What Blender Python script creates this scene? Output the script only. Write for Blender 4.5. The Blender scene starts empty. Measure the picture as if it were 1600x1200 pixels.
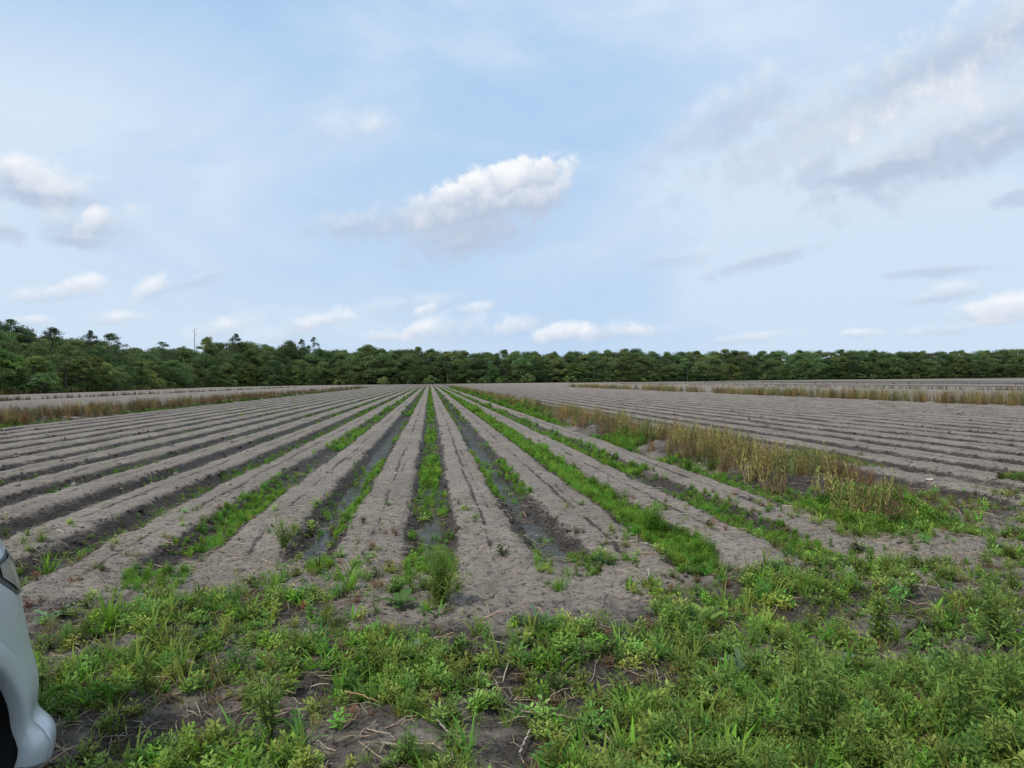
import bpy, math
import numpy as np
from mathutils import Vector, Matrix

SC = bpy.context.scene
COL = SC.collection
R = math.radians
rng = np.random.default_rng(11)

# ------------------------------------------------------------------ camera
F_PX, CX, CY = 1109.0, 800.0, 600.0
CAMZ = 1.55
YAW, PITCH, ROLL = R(6.6), R(-0.31), R(0.63)
fwd = np.array([math.sin(YAW) * math.cos(PITCH), math.cos(YAW) * math.cos(PITCH), math.sin(PITCH)])
r0 = np.array([math.cos(YAW), -math.sin(YAW), 0.0])
u0 = np.cross(r0, fwd)
RIGHT = math.cos(ROLL) * r0 - math.sin(ROLL) * u0
UP = math.sin(ROLL) * r0 + math.cos(ROLL) * u0
CAM = np.array([0, 0, CAMZ])


def ray(px, py):
    d = F_PX * fwd + (px - CX) * RIGHT - (py - CY) * UP
    return d / np.linalg.norm(d)


def at(px, py, z=0.1):            # ground point seen at a photo position
    d = ray(px, py)
    t = (z - CAMZ) / d[2]
    return CAM + t * d


def horizon_y(px):
    return 594.0 - (px - 800.0) * 0.011


cam_d = bpy.data.cameras.new('camera')
cam_d.sensor_width = 36.0
cam_d.lens = 36.0 * F_PX / 1600.0
cam_d.clip_start = 0.05
cam_d.clip_end = 12000
cam = bpy.data.objects.new('camera', cam_d)
M = Matrix.Identity(4)
for r_ in range(3):
    M[r_][0], M[r_][1], M[r_][2], M[r_][3] = RIGHT[r_], UP[r_], -fwd[r_], CAM[r_]
cam.matrix_world = M
COL.objects.link(cam)
SC.camera = cam


# ------------------------------------------------------------------ noise
def _hash(ix, iy, seed):
    ix = ix.astype(np.int64).astype(np.uint32)
    iy = iy.astype(np.int64).astype(np.uint32)
    h = ix * np.uint32(374761393) + iy * np.uint32(668265263) + np.uint32((seed * 2246822519) & 0xFFFFFFFF)
    h = (h ^ (h >> np.uint32(13))) * np.uint32(1274126177)
    h = h ^ (h >> np.uint32(16))
    return h.astype(np.float64) / 4294967295.0


def vnoise(x, y, seed=0):
    x, y = np.broadcast_arrays(np.asarray(x, float), np.asarray(y, float))
    xi, yi = np.floor(x), np.floor(y)
    fx, fy = x - xi, y - yi
    fx = fx * fx * (3 - 2 * fx)
    fy = fy * fy * (3 - 2 * fy)
    a = _hash(xi, yi, seed)
    b = _hash(xi + 1, yi, seed)
    c = _hash(xi, yi + 1, seed)
    d = _hash(xi + 1, yi + 1, seed)
    return (a * (1 - fx) + b * fx) * (1 - fy) + (c * (1 - fx) + d * fx) * fy


def fbm(x, y, oct=3, seed=0, gain=0.5):          # about -1..1
    s, amp, tot, f = 0.0, 1.0, 0.0, 1.0
    for o in range(oct):
        s = s + amp * (vnoise(np.asarray(x) * f + 17.3 * o, np.asarray(y) * f - 9.1 * o, seed + o * 31) * 2 - 1)
        tot += amp
        amp *= gain
        f *= 2.03
    return s / tot * 1.5


def sstep(a, b, x):
    t = np.clip((np.asarray(x, float) - a) / (b - a), 0, 1)
    return t * t * (3 - 2 * t)


def lerp(a, b, t):
    return a + (b - a) * t


# ------------------------------------------------------------------ the ground's shape
S = 1.0
WATER_Z = 0.078


def row_wobble(X, Y):
    return X + 0.03 * fbm(Y * 0.10, 0 * Y, 2, 5) * sstep(4, 12, Y)


def floor_level(i, Y):
    base = np.full_like(Y, 0.098)
    for k, v, y1 in ((-1, 0.060, 60), (1, 0.062, 60), (-3, 0.066, 22), (0, 0.076, 8), (-2, 0.086, 14), (-4, 0.074, 25)):
        base = np.where(i == k, np.where(Y < y1, v, 0.085), base)
    return base + 0.022 * fbm(Y * 0.55, i * 3.7, 3, 21)


def ground(X, Y, full=False):
    X = np.asarray(X, float)
    Y = np.asarray(Y, float)
    Xw = row_wobble(X, Y)
    i = np.round(Xw / S)
    d = np.abs(Xw - i * S)
    detail = 1.0 / (1.0 + (np.maximum(Y, 0) / 25.0) ** 2)
    n_mid = fbm(X * 2.6, Y * 1.7, 3, 1)
    n_fine = fbm(X * 11, Y * 9, 3, 2)
    n_clod = np.abs(fbm(X * 17, Y * 17, 2, 3))
    # beds and furrows
    dd = d + 0.035 * n_mid * detail + 0.02 * n_fine * detail
    up = sstep(0.07, 0.29, dd)
    bed_h = 0.196 + 0.012 * fbm(Y * 0.4, i * 2.1, 2, 8) + 0.012 * np.cos((d - 0.5) * 5)
    fl = floor_level(i, Y)
    z_bed = lerp(fl, bed_h, up)
    dc = Xw - (np.floor(Xw / S) + 0.5) * S
    rowk = np.floor(Xw / S)
    groove = np.exp(-((dc + 0.015 * fbm(Y * 2, rowk, 2, 14)) / 0.022) ** 2) + 0.55 * np.exp(-((dc - 0.09 + 0.02 * fbm(Y * 1.5, rowk, 2, 16)) / 0.018) ** 2) * sstep(0, .4, fbm(Y * .6, rowk * 3, 2, 17))
    gpat = sstep(-0.7, 0.2, fbm(Y * 1.1, i * 5.0, 2, 9)) * (0.55 + 0.45 * sstep(-.3, .3, fbm(Y * 7.0, i * 3.0, 2, 10)))
    z_bed = z_bed - 0.022 * groove * gpat
    side = 4 * up * (1 - up)
    ripple = fbm(X * 3.0, Y * 16.0, 2, 6)
    z_bed = z_bed + detail * (0.005 * n_fine + 0.042 * (n_clod - 0.3) * (0.05 + side) + 0.009 * n_mid + 0.004 * ripple)
    # headland
    z_head = 0.135 + 0.035 * fbm(X * 0.7, Y * 0.9, 3, 4) + 0.03 * n_mid + 0.014 * n_fine + 0.018 * (n_clod - 0.3)
    # where there are beds
    def box(a, b, w=0.25):
        return sstep(a - w, a + w, X) * (1 - sstep(b - w, b + w, X))
    zone = box(-13.75, 3.85, .12) + box(5.9, 25.3) + box(27.9, 49.5) + box(51.5, 76) + box(78.5, 330) + box(-37.5, -17.2) + box(-66, -40)
    yend = 5.45 + 0.06 * X + 0.35 * fbm(X * 0.8, 0 * X + 3.0, 2, 12) + 0.7 * (_hash(np.floor(Xw / S), 0 * X, 77) - 0.5)
    yend = np.where(X > 5.4, 6.7 + 0.1 * (X - 5.4), yend)
    yend = np.where(X < -2.6, 4.8 + 0.1 * n_mid, yend)
    on = zone * sstep(yend - 0.5, yend + 0.45, Y + 0.25 * n_mid)
    # banks between the blocks of beds
    xb = X + 0.18 * fbm(Y * 0.5, X * 0.6, 3, 15) + 0.05 * n_fine
    ditch = np.interp(xb, [3.7, 3.9, 4.1, 4.3, 4.6, 5.1, 5.5, 5.9], [0.17, 0.12, 0.10, 0.15, 0.28, 0.26, 0.14, 0.17])
    left_bank = np.interp(xb, [-17.6, -17.0, -16.2, -15.0, -14.3, -13.6], [0.12, 0.08, 0.28, 0.22, 0.1, 0.14])
    is_d = sstep(3.7, 3.9, X) * (1 - sstep(5.7, 6.0, X)) * sstep(5.8, 7.0, Y)
    is_l = sstep(-17.7, -17.3, X) * (1 - sstep(-13.9, -13.5, X))
    rough = 0.02 * n_fine + 0.05 * (n_clod - 0.3) + 0.03 * n_mid
    z = lerp(z_head, z_bed, on)
    z = lerp(z, ditch + rough * detail, is_d * (1 - on))
    z = lerp(z, left_bank + rough * detail, is_l * (1 - on))
    if not full:
        return z
    wet_bed = 1 - sstep(0.115, 0.200, z_bed + 0.025 * n_mid)
    shoulder = side * sstep(0.0, 0.5, fbm(X * 5, Y * 2.2, 3, 33) + 0.25) * 0.8
    wet_bed = np.maximum(wet_bed, np.clip(side * 1.1, 0, 1) * lerp(0.62, 1.0, sstep(-.4, .3, shoulder - .3))) + 1.35 * groove * gpat
    wet_head = sstep(-0.35, 0.6, fbm(X * 0.9, Y * 1.1, 4, 40) + (0.13 - z) * 6) * 0.55 + 0.52 * sstep(5.4, 3.4, Y)
    wet_bank = 0.58 + 0.42 * fbm(X * 2, Y * 1.5, 3, 41)
    wet = lerp(wet_head, wet_bed, on)
    wet = lerp(wet, wet_bank, np.clip(is_d + is_l, 0, 1) * (1 - on))
    grass = sstep(-0.2, 0.5, fbm(X * 0.05, Y * 0.05, 2, 50)) * sstep(120, 240, np.hypot(X, Y)) * sstep(20, 70, X)
    grass = np.maximum(grass, sstep(-64, -68, X))
    return z, np.clip(wet, 0, 1), np.clip(grass, 0, 1), on, i, d


# ------------------------------------------------------------------ mesh helpers
def mesh_from(name, V, Q=None, T=None, C=None, smooth=False, attrs=None):
    V = np.asarray(V, np.float32)
    me = bpy.data.meshes.new(name)
    nq = 0 if Q is None else len(Q)
    nt = 0 if T is None else len(T)
    me.vertices.add(len(V))
    me.vertices.foreach_set('co', V.ravel())
    loops = []
    if nq:
        loops.append(np.asarray(Q, np.int32).ravel())
    if nt:
        loops.append(np.asarray(T, np.int32).ravel())
    loops = np.concatenate(loops)
    me.loops.add(len(loops))
    me.loops.foreach_set('vertex_index', loops)
    me.polygons.add(nq + nt)
    st = np.concatenate([np.arange(nq) * 4, nq * 4 + np.arange(nt) * 3]).astype(np.int32)
    me.polygons.foreach_set('loop_start', st)
    if smooth:
        me.polygons.foreach_set('use_smooth', np.ones(nq + nt, bool))
    if C is not None:
        a = me.attributes.new('col', 'FLOAT_COLOR', 'POINT')
        c4 = np.ones((len(V), 4), np.float32)
        c4[:, :3] = C
        a.data.foreach_set('color', c4.ravel())
    for k, v in (attrs or {}).items():
        a = me.attributes.new(k, 'FLOAT', 'POINT')
        a.data.foreach_set('value', np.asarray(v, np.float32).ravel())
    me.update(calc_edges=True)
    me.validate()
    return me


def link(name, me, mat, parent=None, loc=None):
    o = bpy.data.objects.new(name, me)
    if mat is not None and me is not None and len(me.materials) == 0:
        me.materials.append(mat)
    if parent is not None:
        o.parent = parent
    if loc is not None:
        o.location = loc
    COL.objects.link(o)
    return o


def tag(o, label=None, cat=None, group=None, kind=None):
    if label:
        o['label'] = label
    if cat:
        o['category'] = cat
    if group:
        o['group'] = group
    if kind:
        o['kind'] = kind
    return o


class Soup:
    """Collects vertices, quads and colours of ONE mesh."""
    def __init__(s):
        s.V, s.Q, s.C, s.n = [], [], [], 0

    def add(s, V, Q, C):
        V = np.asarray(V, float).reshape(-1, 3)
        C = np.asarray(C, float)
        if C.ndim == 1:
            C = np.tile(C, (len(V), 1))
        s.V.append(V)
        s.Q.append(np.asarray(Q, int).reshape(-1, 4) + s.n)
        s.C.append(C)
        s.n += len(V)

    def arrays(s):
        return np.concatenate(s.V), np.concatenate(s.Q), np.concatenate(s.C)

    def mesh(s, name, smooth=False):
        V, Q, C = s.arrays()
        return mesh_from(name, V, Q, None, C, smooth)


def tube(path, radii, n=6):
    path = np.asarray(path, float)
    m = len(path)
    radii = np.broadcast_to(np.asarray(radii, float), (m,))
    tang = np.gradient(path, axis=0)
    tang /= np.linalg.norm(tang, axis=1)[:, None] + 1e-9
    ref = np.array([0.31, 0.95, 0.05])
    a = np.cross(tang, ref)
    a /= np.linalg.norm(a, axis=1)[:, None] + 1e-9
    b = np.cross(tang, a)
    th = np.arange(n) / n * 2 * math.pi
    V = path[:, None, :] + radii[:, None, None] * (np.cos(th)[None, :, None] * a[:, None, :] + np.sin(th)[None, :, None] * b[:, None, :])
    V = V.reshape(-1, 3)
    Q = []
    for k in range(m - 1):
        for j in range(n):
            Q.append((k * n + j, k * n + (j + 1) % n, (k + 1) * n + (j + 1) % n, (k + 1) * n + j))
    return V, np.array(Q)


def scatter(protos, P, yaw, scale, tint, which=None, tilt=None):
    """Merge many copies of small prototypes; returns a Soup."""
    out = Soup()
    N = len(P)
    if which is None:
        which = rng.integers(0, len(protos), N)
    scale = np.asarray(scale, float)
    if scale.ndim == 1:
        scale = np.repeat(scale[:, None], 3, 1)
    for k, (V, Q, C) in enumerate(protos):
        idx = np.nonzero(which == k)[0]
        if len(idx) == 0:
            continue
        v = V[None] * scale[idx][:, None, :]
        if tilt is not None:
            t = tilt[idx]
            ct, stt = np.cos(t)[:, None], np.sin(t)[:, None]
            x, z = v[..., 0] * ct + v[..., 2] * stt, -v[..., 0] * stt + v[..., 2] * ct
            v = np.stack([x, v[..., 1], z], -1)
        c, s_ = np.cos(yaw[idx])[:, None], np.sin(yaw[idx])[:, None]
        x = v[..., 0] * c - v[..., 1] * s_
        y = v[..., 0] * s_ + v[..., 1] * c
        v = np.stack([x, y, v[..., 2]], -1) + P[idx][:, None, :]
        q = Q[None] + (np.arange(len(idx)) * len(V))[:, None, None]
        cc = C[None] * tint[idx][:, None, :]
        out.add(v.reshape(-1, 3), q.reshape(-1, 4), cc.reshape(-1, 3))
    return out


# ------------------------------------------------------------------ materials
def new_mat(name):
    m = bpy.data.materials.new(name)
    m.use_nodes = True
    nt = m.node_tree
    nt.nodes.clear()
    return m, nt, nt.nodes, nt.links


def leaf_material(name, trans=0.35, rough=0.55, spec=0.25, obj_var=0.0):
    m, nt, N, L = new_mat(name)
    out = N.new('ShaderNodeOutputMaterial')
    at_ = N.new('ShaderNodeAttribute')
    at_.attribute_name = 'col'
    col = at_.outputs['Color']
    if obj_var:
        oi = N.new('ShaderNodeObjectInfo')
        hsv = N.new('ShaderNodeHueSaturation')
        mr = N.new('ShaderNodeMapRange')
        mr.inputs[3].default_value = 1 - obj_var
        mr.inputs[4].default_value = 1 + obj_var
        L.new(oi.outputs['Random'], mr.inputs[0])
        L.new(mr.outputs[0], hsv.inputs['Value'])
        mh = N.new('ShaderNodeMath')
        mh.operation = 'MULTIPLY_ADD'
        mh.inputs[1].default_value = 7.31
        mh.inputs[2].default_value = 0.0
        fr = N.new('ShaderNodeMath')
        fr.operation = 'FRACT'
        L.new(oi.outputs['Random'], mh.inputs[0])
        L.new(mh.outputs[0], fr.inputs[0])
        m2 = N.new('ShaderNodeMapRange')
        m2.inputs[3].default_value = 0.462
        m2.inputs[4].default_value = 0.515
        L.new(fr.outputs[0], m2.inputs[0])
        L.new(m2.outputs[0], hsv.inputs['Hue'])
        L.new(col, hsv.inputs['Color'])
        col = hsv.outputs['Color']
    p = N.new('ShaderNodeBsdfPrincipled')
    p.inputs['Roughness'].default_value = rough
    p.inputs['Specular IOR Level'].default_value = spec
    L.new(col, p.inputs['Base Color'])
    t = N.new('ShaderNodeBsdfTranslucent')
    L.new(col, t.inputs['Color'])
    mx = N.new('ShaderNodeMixShader')
    mx.inputs[0].default_value = trans
    L.new(p.outputs[0], mx.inputs[1])
    L.new(t.outputs[0], mx.inputs[2])
    L.new(mx.outputs[0], out.inputs['Surface'])
    return m


def attr_material(name, rough=0.9, noise=0.25, scale=30.0, spec=0.2, bump=0.0):
    m, nt, N, L = new_mat(name)
    out = N.new('ShaderNodeOutputMaterial')
    at_ = N.new('ShaderNodeAttribute')
    at_.attribute_name = 'col'
    tc = N.new('ShaderNodeTexCoord')
    nz = N.new('ShaderNodeTexNoise')
    nz.inputs['Scale'].default_value = scale
    nz.inputs['Detail'].default_value = 5
    L.new(tc.outputs['Object'], nz.inputs['Vector'])
    mr = N.new('ShaderNodeMapRange')
    mr.inputs[1].default_value = 0.3
    mr.inputs[2].default_value = 0.7
    mr.inputs[3].default_value = 1 - noise
    mr.inputs[4].default_value = 1 + noise
    L.new(nz.outputs[0], mr.inputs[0])
    mu = N.new('ShaderNodeVectorMath')
    mu.operation = 'SCALE'
    L.new(at_.outputs['Color'], mu.inputs[0])
    L.new(mr.outputs[0], mu.inputs['Scale'])
    p = N.new('ShaderNodeBsdfPrincipled')
    p.inputs['Roughness'].default_value = rough
    p.inputs['Specular IOR Level'].default_value = spec
    L.new(mu.outputs[0], p.inputs['Base Color'])
    if bump:
        b = N.new('ShaderNodeBump')
        b.inputs['Strength'].default_value = bump
        b.inputs['Distance'].default_value = 0.02
        L.new(nz.outputs[0], b.inputs['Height'])
        L.new(b.outputs[0], p.inputs['Normal'])
    L.new(p.outputs[0], out.inputs['Surface'])
    return m


def soil_material():
    m, nt, N, L = new_mat('field_soil')
    out = N.new('ShaderNodeOutputMaterial')
    p = N.new('ShaderNodeBsdfPrincipled')
    p.inputs['Specular IOR Level'].default_value = 0.15
    geo = N.new('ShaderNodeNewGeometry')
    wet = N.new('ShaderNodeAttribute')
    wet.attribute_name = 'wet'
    gr = N.new('ShaderNodeAttribute')
    gr.attribute_name = 'grass'

    def noise(scale, detail=6, rough=0.6):
        n = N.new('ShaderNodeTexNoise')
        n.inputs['Scale'].default_value = scale
        n.inputs['Detail'].default_value = detail
        n.inputs['Roughness'].default_value = rough
        L.new(geo.outputs['Position'], n.inputs['Vector'])
        return n.outputs[0]

    def mrange(v, a, b, c, d, smooth=True):
        r = N.new('ShaderNodeMapRange')
        if smooth:
            r.interpolation_type = 'SMOOTHSTEP'
        for k, x in enumerate((a, b, c, d)):
            r.inputs[k + 1].default_value = x
        L.new(v, r.inputs[0])
        return r.outputs[0]

    def math_(op, a, b):
        q = N.new('ShaderNodeMath')
        q.operation = op
        for k, x in enumerate((a, b)):
            if isinstance(x, (int, float)):
                q.inputs[k].default_value = x
            else:
                L.new(x, q.inputs[k])
        return q.outputs[0]

    def mix(f, a, b):
        q = N.new('ShaderNodeMix')
        q.data_type = 'RGBA'
        if isinstance(f, (int, float)):
            q.inputs[0].default_value = f
        else:
            L.new(f, q.inputs[0])
        for k, x in ((6, a), (7, b)):
            if isinstance(x, tuple):
                q.inputs[k].default_value = (*x, 1)
            else:
                L.new(x, q.inputs[k])
        return q.outputs[2]

    n_big = noise(0.9, 4)
    n_mid = noise(9, 6, 0.65)
    n_fine = noise(55, 5, 0.7)
    n_crumb = noise(28, 2, 0.5)
    w = math_('ADD', wet.outputs['Fac'], math_('MULTIPLY', math_('SUBTRACT', n_mid, 0.5), 0.9))
    wf = mrange(w, 0.2, 0.8, 0, 1)
    dry = mix(mrange(n_big, 0.35, 0.65, 0, 1), (0.214, 0.179, 0.143), (0.283, 0.238, 0.192))
    dry = mix(mrange(n_mid, 0.3, 0.75, 0, 0.55), dry, (0.170, 0.142, 0.118))
    dry = mix(mrange(n_fine, 0.55, 0.75, 0, 0.6), dry, (0.34, 0.305, 0.27))
    mp = N.new('ShaderNodeMapping')
    mp.inputs['Scale'].default_value = (7, 24, 12)
    L.new(geo.outputs['Position'], mp.inputs['Vector'])
    ns = N.new('ShaderNodeTexNoise')
    ns.inputs['Scale'].default_value = 1.0
    ns.inputs['Detail'].default_value = 6
    ns.inputs['Roughness'].default_value = 0.65
    L.new(mp.outputs[0], ns.inputs['Vector'])
    n_str = ns.outputs[0]
    dry = mix(mrange(n_str, 0.56, 0.72, 0, 0.55), dry, (0.105, 0.086, 0.072))
    dry = mix(mrange(n_crumb, 0.61, 0.68, 0, 0.85), dry, (0.055, 0.045, 0.038))
    damp = mix(mrange(n_fine, 0.35, 0.7, 0, 1), (0.032, 0.025, 0.020), (0.092, 0.073, 0.058))
    c = mix(wf, dry, damp)
    c = mix(math_('MULTIPLY', gr.outputs['Fac'], mrange(n_big, 0.4, 0.6, 0.35, 0.75)), c, (0.17, 0.165, 0.085))
    L.new(c, p.inputs['Base Color'])
    L.new(mrange(wf, 0, 1, 0.95, 0.62), p.inputs['Roughness'])
    h = math_('ADD', math_('MULTIPLY', n_fine, 0.5), math_('MULTIPLY', n_mid, 1.0))
    h = math_('ADD', h, math_('MULTIPLY', mrange(n_crumb, 0.5, 0.7, 0, 1), 0.5))
    h = math_('SUBTRACT', h, math_('MULTIPLY', mrange(n_str, 0.5, 0.7, 0, 1), 0.4))
    b = N.new('ShaderNodeBump')
    b.inputs['Strength'].default_value = 1.0
    b.inputs['Distance'].default_value = 0.022
    L.new(h, b.inputs['Height'])
    L.new(b.outputs[0], p.inputs['Normal'])
    L.new(p.outputs[0], out.inputs['Surface'])
    return m


def water_material():
    m, nt, N, L = new_mat('muddy_water')
    out = N.new('ShaderNodeOutputMaterial')
    geo = N.new('ShaderNodeNewGeometry')
    n = N.new('ShaderNodeTexNoise')
    n.inputs['Scale'].default_value = 14
    n.inputs['Detail'].default_value = 3
    L.new(geo.outputs['Position'], n.inputs['Vector'])
    b = N.new('ShaderNodeBump')
    b.inputs['Strength'].default_value = 0.25
    b.inputs['Distance'].default_value = 0.01
    L.new(n.outputs[0], b.inputs['Height'])
    n2 = N.new('ShaderNodeTexNoise')
    n2.inputs['Scale'].default_value = 3.5
    n2.inputs['Detail'].default_value = 6
    L.new(geo.outputs['Position'], n2.inputs['Vector'])
    mxc = N.new('ShaderNodeMix')
    mxc.data_type = 'RGBA'
    L.new(n2.outputs[0], mxc.inputs[0])
    mxc.inputs[6].default_value = (0.020, 0.018, 0.016, 1)
    mxc.inputs[7].default_value = (0.065, 0.066, 0.048, 1)
    d = N.new('ShaderNodeBsdfDiffuse')
    L.new(mxc.outputs[2], d.inputs['Color'])
    g = N.new('ShaderNodeBsdfGlossy')
    g.inputs['Roughness'].default_value = 0.10
    g.inputs['Color'].default_value = (1, 1, 1, 1)
    L.new(b.outputs[0], g.inputs['Normal'])
    mr = N.new('ShaderNodeMapRange')          # scum dulls the mirror in patches
    mr.inputs[1].default_value = 0.35
    mr.inputs[2].default_value = 0.65
    mr.inputs[3].default_value = 0.14
    mr.inputs[4].default_value = 0.05
    L.new(n2.outputs[0], mr.inputs[0])
    mx = N.new('ShaderNodeMixShader')
    L.new(mr.outputs[0], mx.inputs[0])
    L.new(d.outputs[0], mx.inputs[1])
    L.new(g.outputs[0], mx.inputs[2])
    L.new(mx.outputs[0], out.inputs['Surface'])
    return m


def simple_mat(name, col, rough=0.5, metal=0.0, coat=0.0, spec=0.5, noise=0.06, nscale=12.0):
    m, nt, N, L = new_mat(name)
    out = N.new('ShaderNodeOutputMaterial')
    p = N.new('ShaderNodeBsdfPrincipled')
    p.inputs['Roughness'].default_value = rough
    p.inputs['Metallic'].default_value = metal
    p.inputs['Coat Weight'].default_value = coat
    p.inputs['Coat Roughness'].default_value = 0.06
    p.inputs['Specular IOR Level'].default_value = spec
    tc = N.new('ShaderNodeTexCoord')
    n = N.new('ShaderNodeTexNoise')
    n.inputs['Scale'].default_value = nscale
    n.inputs['Detail'].default_value = 6
    L.new(tc.outputs['Object'], n.inputs['Vector'])
    mx = N.new('ShaderNodeMix')
    mx.data_type = 'RGBA'
    L.new(n.outputs[0], mx.inputs[0])
    mx.inputs[6].default_value = (*[c * (1 - noise) for c in col], 1)
    mx.inputs[7].default_value = (*[min(1, c * (1 + noise)) for c in col], 1)
    L.new(mx.outputs[2], p.inputs['Base Color'])
    L.new(p.outputs[0], out.inputs['Surface'])
    return m


MAT_SOIL = soil_material()
MAT_WATER = water_material()
MAT_LEAF = leaf_material('green_leaf', 0.45, 0.6, 0.14)
MAT_DRY = leaf_material('dry_grass', 0.2, 0.8, 0.1)
MAT_CROWN = leaf_material('tree_foliage', 0.30, 0.6, 0.15, obj_var=0.38)
MAT_BARK = attr_material('tree_bark', 0.95, 0.35, 4.0, 0.1)
MAT_CLOD = attr_material('soil_clod', 0.95, 0.3, 40.0, 0.1)
MAT_STRAW = attr_material('dead_stalk', 0.8, 0.25, 60.0, 0.2)

# ------------------------------------------------------------------ ground mesh
def axis_x():
    parts = [np.arange(0, 6.0, 0.025), np.arange(6.0, 15, 0.045), np.arange(15, 30, 0.085), np.arange(30, 62, 0.17)]
    a = np.concatenate(parts)
    tail = [62.0]
    while tail[-1] < 3500:
        tail.append(tail[-1] * 1.09 + 0.3)
    pos = np.concatenate([a, np.array(tail)])
    return np.concatenate([-pos[::-1][:-1], pos])


def axis_y():
    ys = [1.2]
    while ys[-1] < 5000:
        y = ys[-1]
        if y < 12:
            ys.append(y + max(0.018, 0.0058 * y))
        elif y < 60:
            ys.append(y * 1.012)
        elif y < 430:
            ys.append(y * 1.03)
        else:
            ys.append(y * 1.25)
    back = [-3000, -800, -250, -90, -40, -20, -12, -8, -6, -5, -4, -3.2, -2.5, -2, -1.5, -1, -.6, -.3, 0, .2, .4, .6, .8, 1.0]
    return np.array(back + ys)


xs, ys = axis_x(), axis_y()
GX, GY = np.meshgrid(xs, ys)
GZ, GWET, GGR, GON, GI, GD = ground(GX, GY, True)
farfade = 1 - sstep(330, 420, np.hypot(GX, GY))
GZ = GZ * farfade + 0.1 * (1 - farfade)
nx, ny = len(xs), len(ys)
idx = np.arange(nx * ny).reshape(ny, nx)
Q = np.stack([idx[:-1, :-1], idx[:-1, 1:], idx[1:, 1:], idx[1:, :-1]], -1).reshape(-1, 4)
me = mesh_from('field_ground', np.stack([GX, GY, GZ], -1).reshape(-1, 3), Q, None, None, True, {'wet': GWET, 'grass': GGR})
tag(link('field_ground', me, MAT_SOIL), 'grey sandy soil ploughed into long raised beds with wet furrows', 'ground', kind='structure')
del GX, GY, GZ, GWET, GGR, GON, GI, GD, Q

# water lying in the furrows
for fi, y0, y1 in ((-1, 4.9, 62), (1, 5.6, 62), (-3, 5.0, 30), (0, 5.6, 12), (-4, 7, 24), (-2, 5.5, 16)):
    yy = np.concatenate([np.arange(y0, min(y1, 30), 0.25), np.arange(30, y1, 1.0)]) if y1 > 30 else np.arange(y0, y1, 0.25)
    cx = fi * S - 0.03 * fbm(yy * 0.10, 0 * yy, 2, 5) * sstep(4, 12, yy)
    tt = np.linspace(-0.30, 0.30, 3)
    V = np.stack([np.repeat(cx[:, None], 3, 1) + tt[None], np.repeat(yy[:, None], 3, 1), np.full((len(yy), 3), WATER_Z)], -1).reshape(-1, 3)
    g = np.arange(len(yy) * 3).reshape(-1, 3)
    Qw = np.stack([g[:-1, :-1], g[:-1, 1:], g[1:, 1:], g[1:, :-1]], -1).reshape(-1, 4)
    tag(link('furrow_water', mesh_from('furrow_water', V, Qw, None, None, True), MAT_WATER),
        'dark rainwater standing along a furrow between the beds', 'water', kind='structure')

# ------------------------------------------------------------------ plant prototypes
def blade(L, W, az, lean, droop, nseg=4, base=(0, 0, 0), c0=(1, 1, 1), c1=(1, 1, 1)):
    t = np.linspace(0, 1, nseg + 1)
    ang = lean + droop * t ** 1.5
    ds = L / nseg
    r = np.concatenate([[0], np.cumsum(np.sin(ang[:-1]) * ds)])
    z = np.concatenate([[0], np.cumsum(np.cos(ang[:-1]) * ds)])
    w = W * np.interp(t, [0, 0.25, 0.6, 1], [0.6, 1.0, 0.8, 0.06])
    ca, sa = math.cos(az), math.sin(az)
    V = np.zeros((nseg + 1, 2, 3))
    for k, sgn in ((0, -1), (1, 1)):
        V[:, k, 0] = base[0] + r * ca - sgn * w / 2 * sa
        V[:, k, 1] = base[1] + r * sa + sgn * w / 2 * ca
        V[:, k, 2] = base[2] + z
    Q = [(2 * k, 2 * k + 1, 2 * k + 3, 2 * k + 2) for k in range(nseg)]
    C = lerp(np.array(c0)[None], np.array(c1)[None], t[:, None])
    return V.reshape(-1, 3), np.array(Q), np.repeat(C, 2, 0)


def leaf4(p, d, L, W, up=(0, 0, 1), fold=0.15):
    """one pointed leaf = one folded quad"""
    p, d = np.asarray(p, float), np.asarray(d, float)
    d = d / (np.linalg.norm(d) + 1e-9)
    s_ = np.cross(d, up)
    n = np.linalg.norm(s_)
    s_ = s_ / n if n > 1e-3 else np.array([1.0, 0, 0])
    nrm = np.cross(s_, d)
    m = p + d * L * 0.45 + nrm * L * fold
    return np.array([p, m - s_ * W / 2, p + d * L, m + s_ * W / 2]), np.array([(0, 1, 2, 3)])


def rnd(a, b, n=None):
    return rng.uniform(a, b, n)


def proto_tuft(n, L, W, lean=(0.15, 1.0), droop=(0.3, 1.4)):
    s = Soup()
    for k in range(n):
        az = rnd(0, 6.283)
        g = rnd(0.75, 1.2)
        yel = rng.random() < 0.10
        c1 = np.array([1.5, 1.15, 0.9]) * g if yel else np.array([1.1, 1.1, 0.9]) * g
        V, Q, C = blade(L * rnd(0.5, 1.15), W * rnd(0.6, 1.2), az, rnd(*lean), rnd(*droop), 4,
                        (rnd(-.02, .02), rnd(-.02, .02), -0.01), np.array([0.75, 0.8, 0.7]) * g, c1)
        s.add(V, Q, C)
    return s.arrays()


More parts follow.
